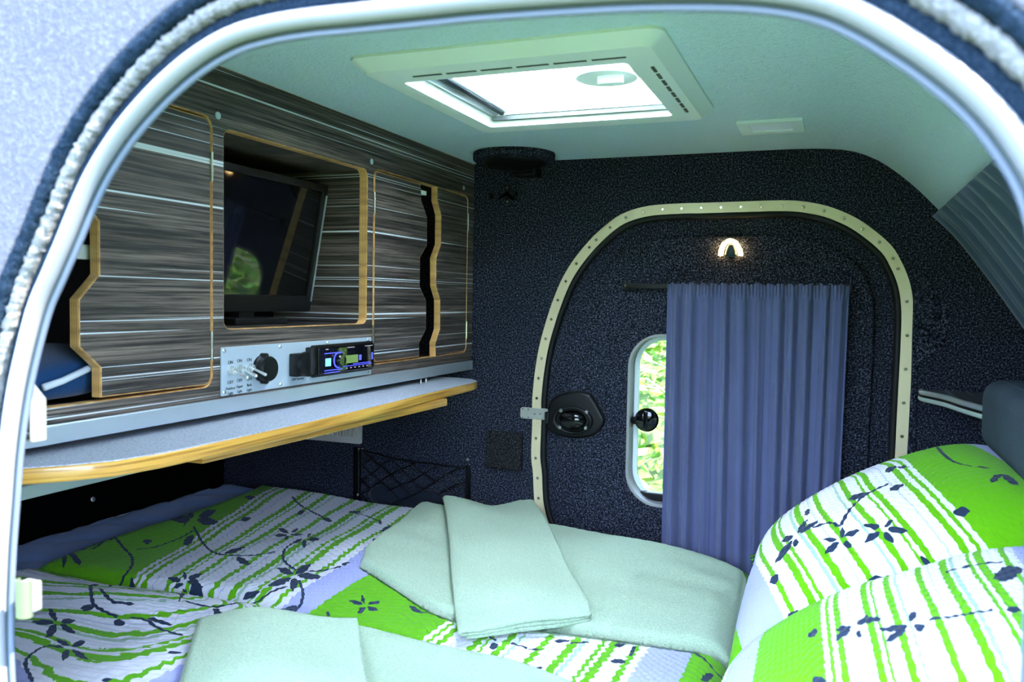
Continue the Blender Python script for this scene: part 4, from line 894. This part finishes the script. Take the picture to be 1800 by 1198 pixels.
# ---- duvet
na, nb = 680, 560
A, B = np.meshgrid(np.linspace(0, 1, na), np.linspace(0, 1, nb), indexing='ij')
xl = -1.415 + .06 * (1 - B) ** 1.5 + .018 * np.sin(9 * B) - .05 * B ** 3; xr = -.138 + .012 * np.sin(5 * B)
X = xl + (xr - xl) * A; yn_ = YN + .03; yf_ = YF - .050 - .008 * np.exp(-((X + .95) / .2) ** 2)
Y = yn_ + (yf_ - yn_) * B
T = .034 + .022 * np.clip((X + 1.4) / .5, 0, 1); zt_, d = slab(X, Y, zbed(X) - .002, T, .055)
sm = lambda e0, e1, v: np.clip((v - e0) / (e1 - e0), 0, 1) ** 2 * (3 - 2 * np.clip((v - e0) / (e1 - e0), 0, 1))
und = .010 * nz2(X, Y, 3) + .005 * nz2(X * 2.4, Y * 2.4, 8)
crease = -.022 * np.exp(-((Y - 1.115 - .10 * (X + 1.15) * (X > -1.15)) / .022) ** 2) * sm(-.75, -1.05, X) + .018 * np.exp(-((Y - 1.03) / .05) ** 2) * sm(-.85, -1.1, X)
zt_ = zt_ + (und + crease) * np.clip(d / .06, 0, 1)
# stripe coordinate across the cloth
bx = [-1.75 + 0 * Y, -1.194 - .30 * (Y - 1.163), -.843 - .10 * (Y - 1.167), -.797 - .045 * (Y - 1.187), -.600 + .06 * (Y - 1.19), -.2545 + .0 * Y, -.195 + 0 * Y, -.0 + 0 * Y]
bu = [-.16, .22, .86, 1.0, 1.22, 1.86, 2.0, 2.22]
U1 = np.zeros_like(X)
for k in range(7):
    m = (X >= bx[k]) & (X < bx[k + 1]); U1 = np.where(m, bu[k] + (bu[k + 1] - bu[k]) * (X - bx[k]) / (bx[k + 1] - bx[k]), U1)
U2 = .225 + (1.125 - Y) * 2.1 + (X + 1.2) * .50 + .03 * np.sin(7 * X)
mixw = sm(-.72, -1.15, X) * sm(1.135, 1.085, Y); U = U1 * (1 - mixw) + U2 * mixw
v_ = Y
U = U + .0035 * np.sin(2 * PI * v_ / .022 + 6 * np.sin(U * 30))
zt_ = zt_ + .0011 * np.sin(2 * PI * v_ / .017 + 5 * np.sin(U * 21)) * np.sin(U * 190) * np.clip(d / .02, 0, 1)
V, Fc, n = closed_grid(X, Y, zt_, zbed(X) - .001)
Sd = np.stack([X.ravel(), Y.ravel()], 1); px = proj(np.stack([X.ravel(), Y.ravel(), zt_.ravel()], 1))
lf = leaf_field(px, Sd, DUV, .0026)
obj('duvet', V, Fc, PRINT, smooth=True, fix=False, attrs={'stripe': np.r_[U.ravel(), U.ravel()[:n] * 0], 'leaf': np.r_[lf, np.full(n, .05)]}, label='green and white striped duvet with dark leaf print spread on the bed', cat='duvet')
def ztop_duvet(x, y):
    """height of the duvet under a point"""
    i = np.clip(((y - (YN + .03)) / ((YF - .050) - (YN + .03)) * (nbD - 1)).round().astype(int), 0, nbD - 1)
    out = np.zeros(np.shape(x)); xf = np.ravel(x); jf = np.ravel(i); o = np.zeros(len(xf))
    for k in range(len(xf)):
        col = DX[:, jf[k]]; o[k] = np.interp(xf[k], col, DZ[:, jf[k]])
    return o.reshape(np.shape(x))
DX, DZ, nbD = X.copy(), zt_.copy(), nb

# ---- towels
def lerp_curve(pts, n): return smoothpath(pts, n)
def fluff(Z, a, seed):
    r = np.random.RandomState(seed); return Z + a * (r.rand(*Z.shape) - .5)
def flat_towel(name, near, far, T, lift, seed, label, na=150, nb=70, zp=-.545):
    Nn = lerp_curve([pix(x, y, 2, zp)[:2] for x, y in near], na); Ff = lerp_curve([pix(x, y, 2, zp)[:2] for x, y in far], na)
    b = np.linspace(0, 1, nb)[None]; X = Nn[:, :1] * (1 - b) + Ff[:, :1] * b; Y = Nn[:, 1:] * (1 - b) + Ff[:, 1:] * b
    Y = np.minimum(Y, YF - .052)
    base = ztop_duvet(X, Y)
    for _ in range(25):
        q = np.pad(base, 1, mode='edge'); base = (q[:-2, 1:-1] + q[2:, 1:-1] + q[1:-1, :-2] + q[1:-1, 2:] + q[1:-1, 1:-1]) / 5
    base = base + .002
    zt_, d = slab(X, Y, base + .001, T, T * 1.0)
    zt_ = zt_ + lift + (.005 * nz2(X * 1.6, Y * 2.0, seed) + .0028 * nz2(X * 4, Y * 7, seed + 1)) * np.clip(d / .03, 0, 1)
    zt_ = fluff(zt_, .0012, seed)
    V, Fc, n = closed_grid(X, Y, zt_, base - .006)
    return obj(name, V, Fc, TOWEL, smooth=True, fix=False, label=label, cat='towel', group='folded mint towels'), (X, Y, zt_)
big, (TX, TY, TZ) = flat_towel('bath_towel', [(632, 1020), (700, 1056), (790, 1098), (900, 1112), (1010, 1117), (1150, 1122), (1290, 1128)], [(640, 1003), (700, 952), (765, 906), (900, 924), (1030, 945), (1170, 966), (1313, 990)], .019, 0, 21, 'large folded mint towel lying under the small one near the far door')
big2, (TX2, TY2, TZ2) = flat_towel('bath_towel', [(330, 1290), (500, 1330), (700, 1370), (1000, 1420), (1200, 1430)], [(420, 1130), (560, 1125), (700, 1140), (860, 1168), (1010, 1218)], .020, 0, 33, 'large folded mint towel under the blurred one nearest the camera', zp=-.545)
def folded(name, P0, Pw, Pd, wlen, dlen, zb, label, layers, seed, th=.0075, nd_=60):
    """a towel folded in flat layers: ribbon folded back and forth along w, swept along d"""
    r = np.random.RandomState(seed); path = []
    g = th * 1.12
    for k in range(layers):
        z = g * k + th / 2; xs_ = np.linspace(0, wlen, 40); ins = .004 * (layers - 1 - k) + .003 * r.rand()
        seg = [(ins + (wlen - 2 * ins) * s / wlen, z) for s in xs_]
        if k % 2: seg = seg[::-1]
        path += seg
        if k < layers - 1:
            cx = seg[-1][0]; sg = 1 if k % 2 == 0 else -1
            path += [(cx + sg * g * .55 * math.sin(q), z + g / 2 - g / 2 * math.cos(q)) for q in np.linspace(.3, PI - .3, 6)]
    path = np.array(path); n_ = len(path); Tn = np.gradient(path, axis=0); Tn /= np.linalg.norm(Tn, axis=1)[:, None]; Nn = np.stack([-Tn[:, 1], Tn[:, 0]], 1)
    outl = np.r_[path + Nn * th / 2, (path - Nn * th / 2)[::-1]]; m = len(outl); V = []
    for i in range(nd_):
        t_ = i / (nd_ - 1); k = 1 - .35 * max(0, 1 - min(t_, 1 - t_) / .03) ** 2
        zc = g * layers / 2
        for a, z in outl:
            zz = zc + (z - zc) * k
            aa = a + .004 * math.sin(5 * t_ + seed)
            p = P0 + Pw * aa + Pd * (t_ * dlen)
            V.append((p[0], p[1], zz + .003 * math.sin(7 * a / wlen + 3 * t_ + seed) * zz / (g * layers) * 1.5 + .0012 * (r.rand() - .5)))
    V = np.array(V); V[:, 2] += zb(V[:, 0], V[:, 1])
    Fc = [(i * m + k, i * m + (k + 1) % m, (i + 1) * m + (k + 1) % m, (i + 1) * m + k) for i in range(nd_ - 1) for k in range(m)]
    q = [(k, k + 1, m - 2 - k, m - 1 - k) for k in range(n_ - 1)]
    Fc += q + [tuple((nd_ - 1) * m + a for a in f) for f in q]
    return obj(name, V, Fc, TOWEL, smooth=True, label=label, cat='towel', group='folded mint towels')
def top_of(TX, TY, TZ):
    lo = TZ.max()
    def f(x, y):
        P = np.stack([TX[::4, ::4].ravel(), TY[::4, ::4].ravel()], 1); Z_ = TZ[::4, ::4].ravel(); o = np.zeros(len(x))
        for k in range(0, len(x), 2000):
            dd = (x[k:k + 2000, None] - P[None, :, 0]) ** 2 + (y[k:k + 2000, None] - P[None, :, 1]) ** 2
            w_ = np.exp(-dd / (2 * .022 ** 2)) + 1e-30; o[k:k + 2000] = (w_ * Z_).sum(1) / w_.sum(1)
        return o + .004
    return f
zq = -.515
a = pix(812, 1108, 2, zq); b = pix(1046, 1078, 2, zq); c = pix(778, 900, 2, zq)
Pw = (b - a); wl_ = np.linalg.norm(Pw[:2]); Pw = Pw / wl_; Pd = (c - a); dl = np.linalg.norm(Pd[:2]); Pd = Pd / dl
folded('hand_towel', a, Pw, Pd, wl_, dl, top_of(TX, TY, TZ), 'small folded mint towel lying on the large one near the far door', 3, 4)
zq = -.50
a = pix(300, 1330, 2, zq); b = pix(690, 1330, 2, zq); c = pix(345, 1098, 2, zq)
Pw = (b - a); wl_ = np.linalg.norm(Pw[:2]); Pw = Pw / wl_; Pd = (c - a); dl = np.linalg.norm(Pd[:2]); Pd = Pd / dl
folded('hand_towel', a, Pw, Pd, wl_, dl, top_of(TX2, TY2, TZ2), 'small folded mint towel nearest the camera, blurred at the lower edge', 3, 9)

# ---- pillows
def pillow(name, P0, Sx, Ty, ls, lt, th, strokes, ufun, label, seed, na=330, nb=300, wob=True):
    """puffy pillow: centre P0, long axis Sx (unit) length ls, cross axis Ty length lt"""
    P0 = np.array(P0); Sx = np.array(Sx) / np.linalg.norm(Sx); Ty = np.array(Ty) / np.linalg.norm(Ty); N = np.cross(Sx, Ty); N /= np.linalg.norm(N)
    s, t_ = np.meshgrid(np.linspace(-1, 1, na), np.linspace(-1, 1, nb), indexing='ij')
    f = np.clip(1 - np.abs(s) ** 2.6, 0, 1) ** .55 * np.clip(1 - np.abs(t_) ** 2.6, 0, 1) ** .55
    pin = 1 - .07 * (1 - np.abs(t_)) ** 1 * np.abs(s) ** 3; pit = 1 - .07 * (1 - np.abs(s)) * np.abs(t_) ** 3
    a = s * ls / 2 * pin; b = t_ * lt / 2 * pit
    h = th * f + (.006 * nz2(a * 2.2, b * 2.2, seed) + .004 * nz2(a * 5, b * 4, seed + 3)) * f
    T0 = P0 + a[..., None] * Sx + b[..., None] * Ty + h[..., None] * N
    nv = np.cross(np.gradient(T0, axis=0), np.gradient(T0, axis=1)); vis = ((nv * T0).sum(-1) < 0).ravel()
    px0 = np.where(vis[:, None], proj(T0.reshape(-1, 3)), 1e6); ff = lambda q: np.argmin(((px0 - np.array(q)) ** 2).sum(1))
    rows, rhs = [], []
    for x_, y_, u_ in ufun[0]: k = ff((x_, y_)); rows.append([1, a.ravel()[k], b.ravel()[k]]); rhs.append(u_)
    for q1, q2 in ufun[1]: k1, k2 = ff(q1), ff(q2); rows.append([0, a.ravel()[k1] - a.ravel()[k2], b.ravel()[k1] - b.ravel()[k2]]); rhs.append(0)
    co = np.linalg.lstsq(np.array(rows), np.array(rhs), rcond=None)[0]
    U = co[0] + co[1] * a + co[2] * b + .012 * np.sin(b * 14 + a * 5); v_ = b
    h = h + .0012 * np.sin(2 * PI * v_ / .016 + 5 * np.sin(U * 25)) * np.sin(U * 150) * f
    top = P0 + a[..., None] * Sx + b[..., None] * Ty + h[..., None] * N; bot = P0 + a[..., None] * Sx + b[..., None] * Ty - (.45 * h)[..., None] * N
    bot = bot[::6, ::6]; ma, mb = bot.shape[:2]
    V = np.r_[top.reshape(-1, 3), bot.reshape(-1, 3)]
    Fc = np.r_[gridfaces(na, nb), gridfaces(ma, mb, na * nb)[:, ::-1]]
    px = proj(top.reshape(-1, 3)); S_ = np.stack([a.ravel(), b.ravel()], 1)
    lf = leaf_field(px, S_, strokes, .0026, vis)
    at = {'stripe': np.r_[U.ravel(), U[::6, ::6].ravel()], 'leaf': np.r_[lf, np.full(ma * mb, .05)]}
    V[:, 2] = np.maximum(V[:, 2], zbed(V[:, 0]) + .004)
    return obj(name, V, Fc, PRINT, smooth=True, fix=False, attrs=at, label=label, cat='pillow', group='striped pillows')
UA = [(1655, 835, .22), (1732, 954, .22), (1352, 1030, .86), (1372, 1150, .86)]; EA = [((1426, 900), (1529, 1057)), ((1500, 880), (1600, 1030))]
UB = [(1430, 1118, .22), (1434, 1195, .22), (1625, 1015, .55), (1700, 1195, .60)]; EB = [((1625, 1015), (1694, 1195)), ((1468, 1107), (1482, 1195))]
pa = pillow('pillow', (.100, 1.49, -.400), (.88, .03, .48), (.0, 1, .0), .52, .57, .120, PIL, (UA, EA), 'puffy green striped pillow standing by the far wall', 2)
pillow('pillow', (.105, .965, -.43), (.88, .0, .48), (.0, 1, .0), .53, .50, .120, PIL2, (UB, EB), 'blurred green striped pillow nearest the camera', 6)
V = []; na, nb = 16, 16
c = pix(1318, 992, 1, 1.82)
for i in range(na):
    for j in range(nb):
        u = i / (na - 1); q = 2 * PI * j / nb
        V.append(c + np.array([.045 * u + .014 * math.cos(q) * math.sin(PI * u), .02 * math.sin(2 * q) * math.sin(PI * u), .022 - .045 * u + .016 * math.sin(q) * math.sin(PI * u)]))
Fc = [(i * nb + j, i * nb + (j + 1) % nb, (i + 1) * nb + (j + 1) % nb, (i + 1) * nb + j) for i in range(na - 1) for j in range(nb)]
obj('pillowcase_flap', V, Fc, PRINT, pa, smooth=True, attrs={'stripe': np.full(len(V), .1), 'leaf': np.array([.01 * math.sin(v * 1.7) for v in range(len(V))])})

# ================================================================== undergrowth outside the far window
def bankz(x, y): return -H0 + np.clip(y - 2.5, 0, 3) * .62
rng = np.random.RandomState(4)
def leaves(n, mat, name, label, size, hgt):
    P = np.stack([rng.uniform(-2.2, 2.6, n), rng.uniform(2.55, 5.2, n)], 1); z = bankz(P[:, 0], P[:, 1]) + rng.rand(n) ** 1.5 * hgt
    V = []; Fc = []
    for k in range(n):
        c = np.array([P[k, 0], P[k, 1], z[k]]); a = rng.normal(size=3); a[2] *= .5; a /= np.linalg.norm(a); b = np.cross(a, rng.normal(size=3)); b /= np.linalg.norm(b)
        s = size * rng.uniform(.6, 1.5); n_ = np.cross(a, b) * s * .12; i = len(V)
        V += [c - a * s, c - a * s * .2 + b * s * .42 + n_, c + a * s, c - a * s * .2 - b * s * .42 + n_]; Fc += [(i, i + 1, i + 2), (i, i + 2, i + 3)]
    return obj(name, V, Fc, mat, fix=False, kind='stuff', label=label, cat='leaves')
leaves(9000, LEAF1, 'bramble_leaves', 'mid green bramble leaves growing on the bank outside', .032, .42)
leaves(6500, LEAF2, 'sunlit_leaves', 'yellow green sunlit leaves growing on the bank outside', .028, .50)
VF = []
for k in range(420):
    x, y = rng.uniform(-2, 2.4), rng.uniform(2.5, 4.8); z = float(bankz(x, y)); L = rng.uniform(.2, .7); d = rng.normal(size=3) * [1, .5, .4] + [0, 0, .5]; d /= np.linalg.norm(d)
    p0 = np.array([x, y, z]); VF.append(tube([p0, p0 + d * L * .5 + [0, 0, .03], p0 + d * L + [0, 0, -.02]], rng.uniform(.002, .005), 4, ref=(.3, .9, .2)))
obj('dry_stems', *merge(*VF), STEM, fix=False, kind='stuff', label='dry pale stems tangled on the bank outside', cat='stems')
